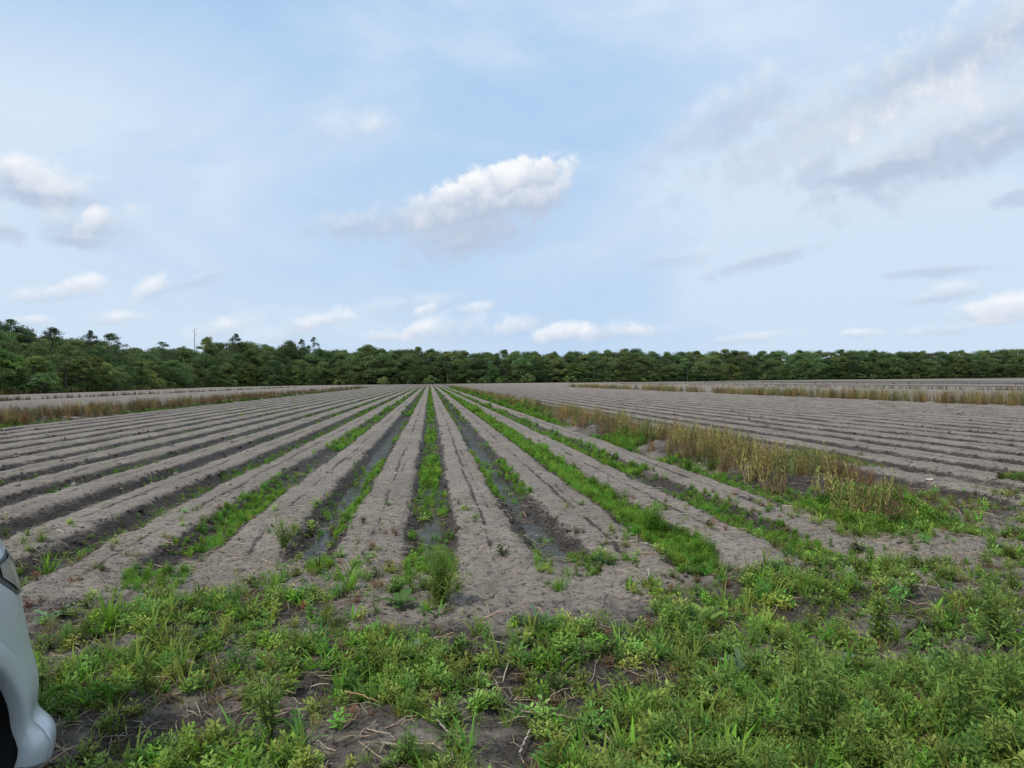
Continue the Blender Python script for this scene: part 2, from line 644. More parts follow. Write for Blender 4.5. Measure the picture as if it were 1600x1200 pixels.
def proto_herb(h, nbr, nleaf, L, W, spread=0.5):
    s = Soup()
    for b in range(nbr):
        az = rnd(0, 6.283)
        ln = rnd(0.0, spread) if b else rnd(0, 0.15)
        hh = h * (rnd(0.55, 0.95) if b else 1.0)
        top = np.array([math.sin(ln) * math.cos(az), math.sin(ln) * math.sin(az), math.cos(ln)]) * hh
        mid = top * 0.5 + np.array([rnd(-.02, .02), rnd(-.02, .02), 0.02])
        V, Q = tube([(0, 0, -0.01), mid, top], [0.0035, 0.0028, 0.0015], 3)
        s.add(V, Q, (0.9, 0.85, 0.75))
        for k in range(nleaf):
            t = rnd(0.12, 1.0) if k > 2 else 1.0
            p = lerp(np.zeros(3), mid, t * 2) if t < .5 else lerp(mid, top, t * 2 - 1)
            a2 = k * 2.4 + rnd(-.4, .4)
            el = rnd(-0.15, 0.9) * (0.6 + 0.6 * t)
            d = np.array([math.cos(a2) * math.cos(el), math.sin(a2) * math.cos(el), math.sin(el)])
            sz = rnd(0.6, 1.15) * (1.15 - 0.45 * t)
            V, Q = leaf4(p + d * 0.012, d, L * sz, W * sz, fold=rnd(-0.02, 0.2))
            s.add(V, Q, np.array([1, 1, 1]) * rnd(0.75, 1.25) * (1 + 0.15 * t))
    return s.arrays()


def proto_feather(h, nst, nleaf, L, W, spread=0.55):
    s = Soup()
    for b in range(nst):
        az, ln = rnd(0, 6.283), abs(rng.normal(0, spread * 0.6))
        hh = h * rnd(0.6, 1.05)
        top = np.array([math.sin(ln) * math.cos(az), math.sin(ln) * math.sin(az), math.cos(ln)]) * hh
        V, Q = tube([(0, 0, -0.01), top * 0.55 + np.array([0, 0, .01]), top], [0.003, 0.002, 0.001], 3)
        s.add(V, Q, (0.85, 0.9, 0.7))
        for k in range(nleaf):
            t = rnd(0.08, 1.0)
            p = top * t
            a2, el = rnd(0, 6.283), rnd(0.0, 1.0)
            d = np.array([math.cos(a2) * math.cos(el), math.sin(a2) * math.cos(el), math.sin(el)])
            off = d * rnd(0, 0.06) * (1 - 0.5 * t)
            V, Q = leaf4(p + off, d + rng.normal(0, .4, 3), L * rnd(0.6, 1.3), W * rnd(.7, 1.3), fold=0.05)
            s.add(V, Q, np.array([1, 1, 1]) * rnd(0.7, 1.3))
    return s.arrays()


def proto_rosette(n, L, W, lean=(0.6, 1.25)):
    s = Soup()
    for k in range(n):
        az = k * 2.4 + rnd(-.3, .3)
        Lk, Wk = L * rnd(0.6, 1.1), W * rnd(0.7, 1.1)
        ln, dr = rnd(*lean), rnd(0.3, 0.9)
        ns = 6
        t = np.linspace(0, 1, ns + 1)
        ang = ln + dr * t
        ds = Lk / ns
        r = np.concatenate([[0], np.cumsum(np.sin(ang[:-1]) * ds)])
        z = np.concatenate([[0], np.cumsum(np.cos(ang[:-1]) * ds)])
        w = Wk * np.interp(t, [0, .2, .35, .6, .85, 1], [.08, .16, .8, 1, .6, .05])
        wav = 0.10 * Wk * np.sin(t * 17 + rnd(0, 6))
        ca, sa = math.cos(az), math.sin(az)
        V = np.zeros((ns + 1, 3, 3))
        for j, sg in enumerate((-1, 0, 1)):
            V[:, j, 0] = r * ca - sg * w / 2 * sa
            V[:, j, 1] = r * sa + sg * w / 2 * ca
            V[:, j, 2] = z + (0.18 * w + wav * sg if sg else 0)
        g = np.arange((ns + 1) * 3).reshape(-1, 3)
        Q = np.stack([g[:-1, :-1], g[:-1, 1:], g[1:, 1:], g[1:, :-1]], -1).reshape(-1, 4)
        C = np.ones((ns + 1, 3, 3)) * rnd(0.8, 1.2)
        C[:, 1] *= 1.25
        s.add(V.reshape(-1, 3), Q, C.reshape(-1, 3))
    return s.arrays()


def proto_dry(n, h, brown=0.5, seedbits=10):
    s = Soup()
    for k in range(n):
        az, ln = rnd(0, 6.283), abs(rng.normal(0, 0.24))
        hh = h * rnd(0.45, 1.05)
        b0 = np.array([rnd(-.12, .12), rnd(-.12, .12), -0.02])
        top = b0 + np.array([math.sin(ln) * math.cos(az), math.sin(ln) * math.sin(az), math.cos(ln)]) * hh
        isb = rng.random() < brown
        c = np.array([0.56, 0.42, 0.36]) if isb else np.array([1.0, 0.92, 0.55])
        c = c * rnd(0.75, 1.2)
        mid = lerp(b0, top, .55) + np.array([rnd(-.06, .06), rnd(-.06, .06), rnd(0, .04)])
        w = rnd(0.003, 0.0055)
        V, Q = tube([b0, mid, top], [w, w * .8, w * .4], 3)
        s.add(V, Q, c)
        for j in range(seedbits):
            t = rnd(0.25, 1.0)
            p = lerp(b0, top, t)
            a2, el = rnd(0, 6.283), rnd(0.3, 1.3)
            d = np.array([math.cos(a2) * math.cos(el), math.sin(a2) * math.cos(el), math.sin(el)])
            V, Q = leaf4(p, d, rnd(.03, .09), rnd(.005, .012), fold=0.05)
            s.add(V, Q, c * rnd(0.8, 1.25) * (np.array([0.9, 1.1, 0.8]) if (t > .5 and not isb) else 1))
    for k in range(n + 4):      # brown leaves near the base
        V, Q, C = blade(rnd(.15, .3), .012, rnd(0, 6.283), rnd(.4, 1.3), rnd(.4, 1.2), 3, (rnd(-.1, .1), rnd(-.1, .1), 0),
                        (.5, .38, .30), (.62, .5, .36))
        s.add(V, Q, C)
    return s.arrays()


GRASS_BIG = [proto_tuft(16, 0.21, 0.012) for _ in range(5)]
GRASS_FINE = [proto_tuft(22, 0.11, 0.005, (0.1, 1.2)) for _ in range(4)]
GRASS_WIDE = [proto_tuft(9, 0.16, 0.020, (0.2, 1.1), (0.2, 1.0)) for _ in range(4)]
HERB = [proto_herb(0.17, 5, 16, 0.042, 0.017, 0.8) for _ in range(4)]
HERB_LOW = [proto_herb(0.08, 6, 9, 0.036, 0.016, 1.25) for _ in range(4)]
RAGWEED = [proto_herb(0.24, 6, 34, 0.044, 0.010, 0.7) for _ in range(4)]
FEATHER = [proto_feather(0.19, 6, 42, 0.030, 0.006) for _ in range(4)]
FEATHER_MID = [proto_feather(0.20, 6, 14, 0.060, 0.014) for _ in range(4)]
FEATHER_FAR = [proto_feather(0.22, 7, 8, 0.16, 0.05, 0.9) for _ in range(3)]
ROSETTE = [proto_rosette(9, 0.17, 0.075) for _ in range(3)]
DRY = [proto_dry(16, 0.72, 0.30) for _ in range(5)]
DRY_BROWN = [proto_dry(16, 0.62, 0.85) for _ in range(4)]

G_BRIGHT = np.array([0.180, 0.330, 0.042])
G_MID = np.array([0.190, 0.274, 0.060])
G_DARK = np.array([0.090, 0.155, 0.045])
G_BLUE = np.array([0.155, 0.235, 0.120])
DRYC = np.array([0.385, 0.350, 0.222])


def tints(n, base, var=0.30, hue=0.19):
    t = base[None] * (1 + var * rng.normal(0, 1, n).clip(-2, 2))[:, None]
    t[:, 0] *= 1 + hue * rng.normal(0, 1, n).clip(-2, 2)
    return t.clip(0.005, 1)


def on_ground(X, Y, dz=0.0):
    return np.stack([X, Y, ground(X, Y) + dz], -1)


def stuff(name, soup, mat, label, cat):
    return tag(link(name, soup.mesh(name), mat), label, cat, kind='stuff')


def merge(*soups):
    o = Soup()
    for s in soups:
        if s.n:
            o.add(*s.arrays())
    return o


# ------------------------------------------------------------------ foreground cover
def ell(X, Y, px, py, rx, ry):
    """soft blob on the ground around the point seen at px,py (sizes in metres)"""
    p = at(px, py)
    return np.exp(-(((X - p[0]) / rx) ** 2 + ((Y - p[1]) / ry) ** 2))


BARE = [(300, 1150, .24, .12, 1.0), (620, 1180, .28, .10, .7), (700, 945, .7, .25, .5), (880, 955, .5, .35, .7), (780, 910, .6, .4, .7),
        (1000, 955, .45, .3, .4), (930, 1070, .2, .12, .5), (1250, 975, .35, .22, .5), (450, 1005, .22, .2, .5), (350, 1050, .3, .10, .5),
        (330, 930, .5, .25, .25), (1480, 930, .6, .3, .5), (480, 900, .7, .4, .3), (1420, 1045, .3, .12, .7), (1120, 1110, .3, .10, .5),
        (930, 1180, .4, .08, .6), (150, 930, .7, .3, .4), (600, 930, .4, .3, .4), (1000, 900, .6, .6, .5), (1200, 870, .7, .4, .5), (1350, 990, .3, .15, .4)]
LUSH = [(160, 1080, .35, .5, .7), (250, 990, .5, .25, .5), (700, 1060, .35, .25, .5), (1050, 990, .35, .3, .7), (1150, 960, .6, .3, .5),
        (1300, 930, .6, .3, .5), (1400, 1150, .9, .25, .9), (1180, 1160, .5, .2, .5), (560, 1030, .3, .25, .2), (470, 905, .3, .2, .7),
        (690, 930, .22, .2, .8), (1250, 820, .8, .7, .5), (1500, 1000, .6, .4, .4), (850, 1000, .2, .2, .4), (550, 910, .2, .2, .4)]


def fg_density(X, Y):
    d = 0.30 + 0.52 * fbm(X * 1.3, Y * 1.5, 3, 60) + 0.42 * fbm(X * 3.6, Y * 3.6, 2, 61)
    d = d + 0.16 * sstep(0.5, 2.5, X) * sstep(5.0, 3.6, Y) + 0.12 * sstep(3.4, 2.8, Y) - 0.12 * sstep(0.3, -0.5, np.abs(X - 0.4) - 0.6)
    for px, py, rx, ry, a in BARE:
        d = d - a * ell(X, Y, px, py, rx, ry)
    for px, py, rx, ry, a in LUSH:
        d = d + a * ell(X, Y, px, py, rx, ry)
    end = 5.75 + 0.06 * X + 1.5 * sstep(2.5, 5, X)
    d = d * (1 - 0.95 * sstep(end - 1.1, end + 0.2, Y + 0.35 * fbm(X * 2, Y * 2, 2, 63)))
    return np.clip(d, 0, 1)


def fg_points(n, power=1.0, y0=1.9, y1=8.0):
    Y = y0 + (y1 - y0) * rng.random(n) ** 1.25
    X = (rng.random(n) * 2.05 - 0.85) * (Y * 0.92 + 0.5)
    keep = rng.random(n) < fg_density(X, Y) ** power
    keep &= ~((X < -1.35) & (Y < 3.2) & (X > -3.4) & (rng.random(n) < 0.95))
    return X[keep], Y[keep]


def fg_layer(protos, n, base, smin, smax, power=1.0, var=0.22, gate=None, **kw):
    X, Y = fg_points(n, power, **kw)
    if gate is not None:
        k = rng.random(len(X)) < gate(X, Y)
        X, Y = X[k], Y[k]
    N_ = len(X)
    return scatter(protos, on_ground(X, Y, -0.005), rng.random(N_) * 6.283, rng.uniform(smin, smax, N_), tints(N_, base, var))


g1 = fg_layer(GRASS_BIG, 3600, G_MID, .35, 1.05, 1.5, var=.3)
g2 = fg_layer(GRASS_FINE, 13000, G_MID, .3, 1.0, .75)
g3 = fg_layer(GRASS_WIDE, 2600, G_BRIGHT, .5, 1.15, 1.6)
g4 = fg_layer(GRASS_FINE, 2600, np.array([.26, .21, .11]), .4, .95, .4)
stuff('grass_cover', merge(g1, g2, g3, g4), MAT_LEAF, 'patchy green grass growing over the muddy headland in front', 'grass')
right_gate = lambda X, Y: 0.25 + 0.75 * sstep(0.8, 2.4, X)
h1 = fg_layer(HERB, 1700, G_MID, .4, .95, 1.4, gate=lambda X, Y: 0.3 + 0.7 * sstep(-.2, 1.6, X + fbm(X, Y, 2, 70)))
h2 = fg_layer(HERB_LOW, 8500, G_MID * 1.1, .35, 1.2, 0.75, var=.38)
h6 = fg_layer(HERB_LOW, 3500, G_BRIGHT * 1.05, .35, 1.1, 1.2)
h5 = fg_layer(HERB_LOW, 1500, np.array([.21, .135, .075]), .3, .8, .35)
h7 = fg_layer(ROSETTE, 160, G_BLUE, .3, .65, 1.5)
h3 = fg_layer(RAGWEED, 2600, G_MID, .3, .85, 1.7, gate=lambda X, Y: (0.12 + 0.88 * sstep(4.2, 3.2, Y)) * sstep(0.2, 1.6, X - 0.25 * (Y - 3) + 0.9 * fbm(X, Y, 2, 71)))
h4 = fg_layer(FEATHER, 2600, G_MID * 1.1, .4, .9, 1.8, gate=lambda X, Y: 0.2 + 0.8 * sstep(0, .5, fbm(X * 1.2, Y * 1.2, 2, 72)))
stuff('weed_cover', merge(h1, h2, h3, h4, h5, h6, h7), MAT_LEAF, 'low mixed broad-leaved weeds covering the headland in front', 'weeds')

# ------------------------------------------------------------------ weeds growing along the furrows
def furrow_cover(i, dx, Y):
    n = fbm(Y * 0.45, i * 7.7, 3, 80)
    n2 = fbm(Y * 1.6, i * 3.1 + dx * 2, 2, 81)
    patch = sstep(-0.25, 0.35, n + 0.4 * n2)
    far = sstep(18, 45, Y)
    c = np.zeros_like(Y)
    half = np.full_like(Y, 0.16)
    def put(k, cov, hw, where=None):
        nonlocal c, half
        m = i == k
        c = np.where(m, cov if where is None else cov * where, c)
        half = np.where(m, hw, half)
    put(0, np.where(Y < 7.4, 0.55 * patch, np.where(Y < 40, .35 + .6 * patch, .75)), np.where(Y < 9, .2, .14))
    put(1, lerp(0.75 * patch, 0.3, far), 0.24, np.where(np.abs(dx) > 0.12, 1.0, 0.12 + 0.2 * far))
    put(2, np.where(Y < 45, .7 + .3 * patch, 0.5), 0.19)
    put(3, 0.08 + 0.85 * patch, 0.24)
    put(4, 0.55 * patch, 0.26)
    put(-1, lerp(0.8 * patch, 0.35, far), 0.24, np.where(dx > 0.08, 1.0, 0.12 + 0.2 * far))
    put(-2, np.where(Y < 6.2, 0.55 * patch, np.where(Y < 9.2, 0.45 + .5 * patch, 0.45 * patch + .06)), 0.22)
    put(-3, np.where(Y < 11, 0.28 * patch, 0.5), 0.16)
    put(-4, 0.35 * patch + 0.25 * far, 0.16)
    put(-5, 0.25 * patch + 0.3 * far, 0.15)
    for k in range(-12, -5):
        put(k, 0.22 * patch + 0.12 * far, 0.14)
    for k in range(6, 26):
        put(k, 0.06 * patch, 0.14)
    ends = np.where(i == 2, 5.2, np.where(i == 3, 5.2, np.where(i == 4, 5.5, np.where(i == -2, 5.2, 5.0))))
    return c * sstep(ends - .4, ends + .3, Y), half


def furrow_layer(protos, n, y0, y1, smin, smax, base, lo=-13, hi=5, pw=1.6):
    Y = y0 * (y1 / y0) ** rng.random(n)
    i = rng.integers(lo, hi, n).astype(float)
    w = np.where(np.isin(i, [2]), 1.0, np.where(np.isin(i, [0, 3, -2, 1, -1]), 0.75, 0.5))
    dx = rng.uniform(-.34, .34, n)
    c, half = furrow_cover(i, dx, Y)
    keep = (np.abs(dx) < half) & (rng.random(n) < c)
    i, dx, Y = i[keep], dx[keep], Y[keep]
    X = i * S + dx - 0.03 * fbm(Y * 0.10, 0 * Y, 2, 5) * sstep(4, 12, Y)
    N_ = len(X)
    lush = 0.54 * np.where(np.isin(i, [2]), 1.2, np.where(np.isin(i, [0, -2]), .85, np.where(np.isin(i, [3, 4, 1, -1]), 0.78, 0.6)))
    lush = lush * (0.75 + 0.5 * vnoise(Y * 1.3, i * 4.0 + dx * 3, 82))
    sc = rng.uniform(smin, smax, N_) * lush
    tt = tints(N_, base) * np.where(lush > .38, 1.0, 0.85)[:, None]
    return scatter(protos, on_ground(X, Y, -0.005), rng.random(N_) * 6.283, sc, tt)


f = [furrow_layer(FEATHER, 14000, 5.0, 11, .6, 1.15, G_BRIGHT, -5, 5),
     furrow_layer(HERB_LOW, 13000, 5.0, 14, .6, 1.3, G_BRIGHT, -8, 5),
     furrow_layer(GRASS_BIG, 2600, 5.0, 14, .4, .8, G_BRIGHT * .9, -10, 5),
     furrow_layer(FEATHER_MID, 34000, 10, 34, .7, 1.2, G_BRIGHT, -13, 5),
     furrow_layer(FEATHER_FAR, 24000, 30, 150, .8, 1.3, G_BRIGHT * .85, -13, 5),
     furrow_layer(HERB_LOW, 5000, 7, 40, .6, 1.4, G_MID, 6, 26)]
stuff('furrow_weeds', merge(*f), MAT_LEAF, 'bright green seedling weeds filling the furrows between the beds', 'weeds')


# green banks beside the ditch and beside the left-hand strip
def band(protos, n, x0, x1, y0, y1, smin, smax, base, dens, lift=-0.01):
    Y = y0 * (y1 / y0) ** rng.random(n)
    X = rng.uniform(x0, x1, n)
    k = rng.random(n) < dens(X, Y)
    X, Y = X[k], Y[k]
    N_ = len(X)
    return scatter(protos, on_ground(X, Y, lift), rng.random(N_) * 6.283, rng.uniform(smin, smax, N_), tints(N_, base))


patchy = lambda s, lo=-.3, hi=.4: (lambda X, Y: sstep(lo, hi, fbm(X * .9, Y * .45, 3, s)))
b = [band(HERB_LOW, 7000, 3.75, 4.7, 6.0, 14, .6, 1.4, G_BRIGHT * .8, patchy(90, -.1, .5)),
     band(GRASS_FINE, 6000, 3.75, 7.5, 5.8, 12, .6, 1.2, G_MID * .9, patchy(91, -.1, .5)),
     band(FEATHER_MID, 3500, 3.75, 4.7, 10, 40, .5, .9, G_BRIGHT * .8, patchy(90)),
     band(FEATHER_FAR, 2500, 3.8, 4.8, 34, 150, .5, .8, G_BRIGHT * .7, patchy(90, -.6, .2)),
     band(HERB_LOW, 2200, 5.3, 8.0, 6.2, 8.5, .6, 1.2, G_MID * .75, patchy(92, .15, .6)),
     band(FEATHER_MID, 3000, -14.9, -13.6, 14, 60, .4, .7, G_BRIGHT * .6, patchy(93, -.2, .5)),
     band(FEATHER_FAR, 1200, -14.9, -13.6, 50, 160, .4, .7, G_BRIGHT * .5, patchy(93, -.6, .2))]
stuff('bank_weeds', merge(*b), MAT_LEAF, 'short green weeds along the foot of the dry grass banks', 'weeds')

# ------------------------------------------------------------------ dry grass strips
b = [band(DRY, 150, 4.35, 5.3, 8.4, 12, .28, .68, DRYC, patchy(100, -.4, .4)),
     band(DRY, 300, 4.35, 5.35, 11, 26, .35, .85, DRYC, patchy(100, -.4, .4)),
     band(DRY_BROWN, 330, 4.4, 6.6, 5.9, 8.2, .12, .32, DRYC * .75, patchy(110, -.3, .3)),
     band(DRY_BROWN, 520, 4.2, 5.5, 8.0, 26, .25, .65, DRYC, patchy(101, -.6, .1)),
     band(DRY, 460, 4.4, 5.5, 24, 160, .4, .8, DRYC * .95, patchy(100, -.5, .2)),
     band(DRY_BROWN, 420, 4.3, 5.6, 24, 160, .4, .8, DRYC, patchy(102, -.6, 0))]
stuff('dry_grass_bank', merge(*b), MAT_DRY, 'tall yellow dry grass on the bank right of the wet furrows', 'dry grass')
b = [band(DRY_BROWN, 1300, -17.0, -14.5, 18, 70, .5, 1.0, DRYC * .8, patchy(103, -.6, 0)),
     band(DRY, 420, -17.0, -14.5, 18, 70, .5, .95, DRYC * .9, patchy(104, -.2, .4)),
     band(DRY_BROWN, 500, -17.0, -14.5, 60, 170, .6, 1.0, DRYC * .8, patchy(103, -.8, 0))]
stuff('dry_grass_strip', merge(*b), MAT_DRY, 'brown dead weeds in the strip across the left field', 'dry grass')
b = [band(DRY, 900, 25.5, 27.9, 26, 130, .8, 1.25, DRYC * .85, patchy(105, -.5, .1)),
     band(DRY_BROWN, 350, 25.5, 27.9, 26, 130, .8, 1.2, DRYC * .9, patchy(106, -.4, .2))]
stuff('dry_grass_strip', merge(*b), MAT_DRY, 'olive and tan dry weeds in the strip across the right field', 'dry grass')
b = [band(DRY_BROWN, 500, 49.6, 51.4, 45, 190, .5, .8, DRYC * .7, patchy(107, -.5, .1)),
     band(DRY_BROWN, 300, 76.1, 78.4, 70, 230, .5, .8, DRYC * .7, patchy(108, -.5, .1)),
     band(DRY_BROWN, 900, -39.8, -37.7, 45, 220, .5, .9, DRYC * .42, patchy(109, -.5, .1))]
stuff('dry_grass_strip', merge(*b), MAT_DRY, 'thin dark lines of dead weeds in the distant field ditches', 'dry grass')

# ------------------------------------------------------------------ clods and straw
def proto_clod():
    n = 3
    V, Q = [], []
    for ax in range(3):
        for sg in (-1, 1):
            base = len(V)
            for a in range(n):
                for b_ in range(n):
                    p = [0, 0, 0]
                    p[ax] = sg
                    p[(ax + 1) % 3] = (a / (n - 1) * 2 - 1) * sg
                    p[(ax + 2) % 3] = b_ / (n - 1) * 2 - 1
                    V.append(p)
            for a in range(n - 1):
                for b_ in range(n - 1):
                    Q.append((base + a * n + b_, base + (a + 1) * n + b_, base + (a + 1) * n + b_ + 1, base + a * n + b_ + 1))
    V = np.array(V, float)
    V /= np.linalg.norm(V, axis=1)[:, None]
    k = rng.normal(0, 1, (3, 3))
    V = V * (1 + 0.25 * np.sin(V @ k[0] * 3) + 0.18 * np.sin(V @ k[1] * 5))[:, None] * np.array([1, rnd(.7, 1), rnd(.5, .8)])
    return V, np.array(Q), np.ones((len(V), 3))


CLODS = [proto_clod() for _ in range(6)]


def clods(n, y0, y1, smin, smax, side_only=True):
    Y = y0 * (y1 / y0) ** rng.random(n)
    X = (rng.random(n) * 2.1 - 0.95) * (Y * .9)
    z, wet, gr, on, i, d = ground(X, Y, True)
    p = np.where(on > .5, np.where((d > .1) & (d < .27), 0.9, 0.03), 0.05 + 0.2 * wet)
    p = np.where((X > 4.1) & (X < 5.7), 0.25, p)
    k = (rng.random(n) < p) & (X < 26)
    X, Y, z, wet = X[k], Y[k], z[k], wet[k]
    N_ = len(X)
    sc = smin * (smax / smin) ** (rng.random(N_) ** 2.2)
    c = lerp(np.array([.17, .15, .132])[None], np.array([.055, .046, .040])[None], np.clip(wet * .9 + .1 * rng.random(N_), 0, 1)[:, None])
    c = c * rng.uniform(.7, 1.2, N_)[:, None]
    return scatter(CLODS, np.stack([X, Y, z + sc * 0.2], -1), rng.random(N_) * 6.28, sc, c)


stuff('soil_clods', merge(clods(34000, 3.2, 12, .005, .030), clods(16000, 10, 40, .010, .05)), MAT_CLOD,
      'dark crumbly clods of soil along the sides of the beds', 'soil')


def proto_straw(L, w, bend=0.1):
    p = [(-L / 2, 0, .004), (-L / 6, bend * L * rnd(-.5, .5), .006 + rnd(0, .01)), (L / 6, bend * L * rnd(-.5, .5), .008 + rnd(0, .02)), (L / 2, 0, .004 + rnd(0, .02))]
    V, Q = tube(p, [w, w, w * .9, w * .5], 4)
    return V, Q, np.ones((len(V), 3))


STRAW = [proto_straw(rnd(.05, .2), rnd(.0014, .0034), .09) for _ in range(8)]
n = 12000
Y = 2.0 + 6.5 * rng.random(n) ** 1.2
X = (rng.random(n) * 2.0 - 0.85) * (Y * .92)
k = rng.random(n) < 0.30 + 0.7 * sstep(0, .5, fbm(X * 1.1, Y * 1.1, 3, 120)) * sstep(6.8, 5.2, Y) + 0.5 * sstep(5, 6, X) * sstep(8, 7, X) 
X, Y = X[k], Y[k]
N_ = len(X)
s1 = scatter(STRAW, on_ground(X, Y, 0.004), rng.random(N_) * 6.28, rng.uniform(.4, 1.1, N_), tints(N_, np.array([.30, .235, .16]), .35, .1), tilt=rng.normal(0, .18, N_))
n = 5000
Y = 5.5 * (45 / 6) ** rng.random(n)
X = (rng.random(n) * 2.0 - 0.85) * (Y * .92)
k = X < 25
X, Y = X[k], Y[k]
N_ = len(X)
s2 = scatter(STRAW, on_ground(X, Y, 0.006), rng.random(N_) * 6.28, rng.uniform(.3, .9, N_) * (1 + Y / 60), tints(N_, np.array([.34, .28, .21]), .35, .1))
stuff('straw_litter', merge(s1, s2), MAT_STRAW, 'scattered bits of dead straw and stalks lying on the soil', 'straw')

# ------------------------------------------------------------------ single plants one can point at
def single(name, label, cat, proto, base, px, py, scale=1.0, z=0.1, group=None, mat=None, yaw=None, partname=None, loc=None, xy=None):
    V, Q, C = proto
    if xy is None:
        p = at(px, py, z)
        xy = (p[0], p[1])
    zz = float(ground(np.array([xy[0]]), np.array([xy[1]]))[0])
    me = mesh_from(name, V * scale, Q, None, C * np.asarray(base)[None])
    o = link(name, me, mat or MAT_LEAF, loc=(xy[0], xy[1], zz - 0.005))
    o.rotation_euler.z = rnd(0, 6.28) if yaw is None else yaw
    tag(o, label, cat, group)
    return o


single('feathery_weed', 'bushy feathery green weed at the near end of the central furrow', 'weed', proto_feather(0.36, 22, 95, .035, .006, .75), G_MID * 1.0, 690, 955)
single('feathery_weed', 'tall bright green feathery weed at the near end of the lush green furrow', 'weed', proto_feather(0.36, 18, 85, .04, .009, .8), G_BRIGHT, 1022, 850, z=.05)
single('feathery_weed', 'feathery weed in the left wet furrow where it meets the grass', 'weed', proto_feather(0.25, 12, 60, .035, .008, .8), G_MID, 443, 880, z=.05)
single('grass_clump', 'isolated grass clump beside the vehicle on the left bed', 'grass', proto_tuft(34, 0.28, .012), G_BRIGHT * .9, 75, 893, z=.1)
single('grass_clump', 'wide-bladed grass clump left of the bushy feathery weed', 'grass', proto_tuft(30, 0.24, .016), G_BRIGHT, 545, 930)
single('grass_clump', 'grass clump with long arching blades in front of the left bed ends', 'grass', proto_tuft(34, .26, .015), G_BRIGHT * .9, 175, 1000)
single('grass_clump', 'arching wide-bladed grass clump near the vehicle bumper', 'grass', proto_tuft(28, .25, .018), G_MID * 1.1, 245, 1015)
single('grass_clump', 'pale green grass clump between the mud patch and the central weeds', 'grass', proto_tuft(28, .20, .015), G_BRIGHT, 425, 930)
single('grass_clump', 'upright grass clump on the mud at the bottom right of centre', 'grass', proto_tuft(40, .22, .008, (.1, .9)), G_MID, 1095, 1165)
single('grass_clump', 'small grass clump on the bare soil right of centre', 'grass', proto_tuft(22, .17, .010), G_MID, 1010, 925)
single('grass_clump', 'fine grass clump at the end of the right wet furrow', 'grass', proto_tuft(36, .20, .008), G_BRIGHT, 875, 930)
single('leafy_weed', 'low leafy weed with large pale blue-green leaves in the middle foreground', 'weed', proto_rosette(9, .15, .065), G_BLUE, 640, 1045)
single('leafy_weed', 'grey-green dock-like weed beside the bare mud in the centre', 'weed', proto_rosette(11, .16, .045, (.3, 1.0)), G_BLUE, 845, 985)
single('leafy_weed', 'broad pale leafy weed behind the tall stems on the right', 'weed', proto_rosette(12, .15, .055, (.4, 1.1)), G_BLUE * 1.1, 1165, 1060)
single('leafy_weed', 'dark broad-leaved weed just below the feathery central weed', 'weed', proto_rosette(6, .15, .09), G_DARK, 625, 958)
single('leafy_weed', 'rosette of long green leaves on the weedy band right of centre', 'weed', proto_rosette(12, .20, .055, (.2, 1.0)), G_MID, 1100, 985)
single('leafy_weed', 'rounded flat-leaved weed by the pale stone on the right', 'weed', proto_rosette(8, .11, .06), G_BLUE, 1335, 1050)
single('leafy_weed', 'silvery leafy weed next to the vehicle headlight', 'weed', proto_rosette(11, .13, .045), G_BLUE * 1.1, 85, 985)
tall_l = [('tall single-stemmed weed with bare lower stalk, second tall stem on the right', 1252, 1195, .46), ('tall leafy weed stem just right of the broad pale leafy weed', 1300, 1160, .36),
          ('tall weed stem at the right edge with reddish flecks', 1560, 1040, .30), ('yellow-green upright weed in the right weedy patch', 1545, 985, .26),
          ('upright weed with narrow leaves by the dry yellow leaf', 1375, 1010, .26), ('bushy tall weed in the bottom right corner', 1500, 1190, .44),
          ('tall weed standing between the two mud patches bottom left', 425, 1170, .32), ('branching weed at the bottom right edge of the photo', 1580, 1150, .40)]
for lab, px, py, h in tall_l:
    single('tall_weed', lab, 'weed', proto_herb(h, 7, 34, .060, .017, .45), G_MID * rnd(.9, 1.15), px, py)

dry_px = [(1212, 757, .80), (1180, 742, .70), (1330, 792, .72), (1362, 797, .75), (1300, 772, .6), (1150, 728, .72), (1120, 716, .70), (1085, 704, .65), (1395, 808, .5),
          (1060, 700, .62), (1030, 690, .62)]
dl = ['tallest dry yellow weed clump at the near end of the right bank', 'yellow weed clump just left of the tallest one on the bank',
      'dry olive weed clump standing before the right-hand beds', 'tall pale weed clump nearest the camera on the right bank',
      'short brown weed clump between the taller dry clumps', 'dry golden weed clump with bent stems on the right bank',
      'golden weed clump above the green ditch slope', 'thin golden weed clump halfway along the right bank', 'low brown weed clump at the bank end by the dark soil',
      'straw-coloured weed clump left of the thin golden one', 'furthest separate golden weed clump on the right bank']
for (px, py, h), lab in zip(dry_px, dl):
    single('dry_weed', lab, 'dry weed', proto_dry(20, h * .80, .30 if h > .52 else .9, 14), DRYC * rnd(.95, 1.15), px, py, z=.25, mat=MAT_DRY, group='dry weed clumps on the right bank')

# dead branches and bits lying about
def stick(name, label, cat, pts, r, col, dz=.02):
    P = np.array([at(px, py) for px, py in pts])
    P[:, 2] = ground(P[:, 0], P[:, 1]) + dz
    c = P.mean(0)
    t = np.linspace(0, len(P) - 1, len(P) * 4)
    path = np.stack([np.interp(t, np.arange(len(P)), P[:, j] - c[j]) for j in range(3)], -1)
    path += rng.normal(0, .0015, path.shape)
    V, Q = tube(path, np.linspace(r, r * .5, len(path)), 5)
    o = link(name, mesh_from(name, V, Q, None, np.tile(np.array(col), (len(V), 1)), True), MAT_STRAW, loc=c)
    return tag(o, label, cat)


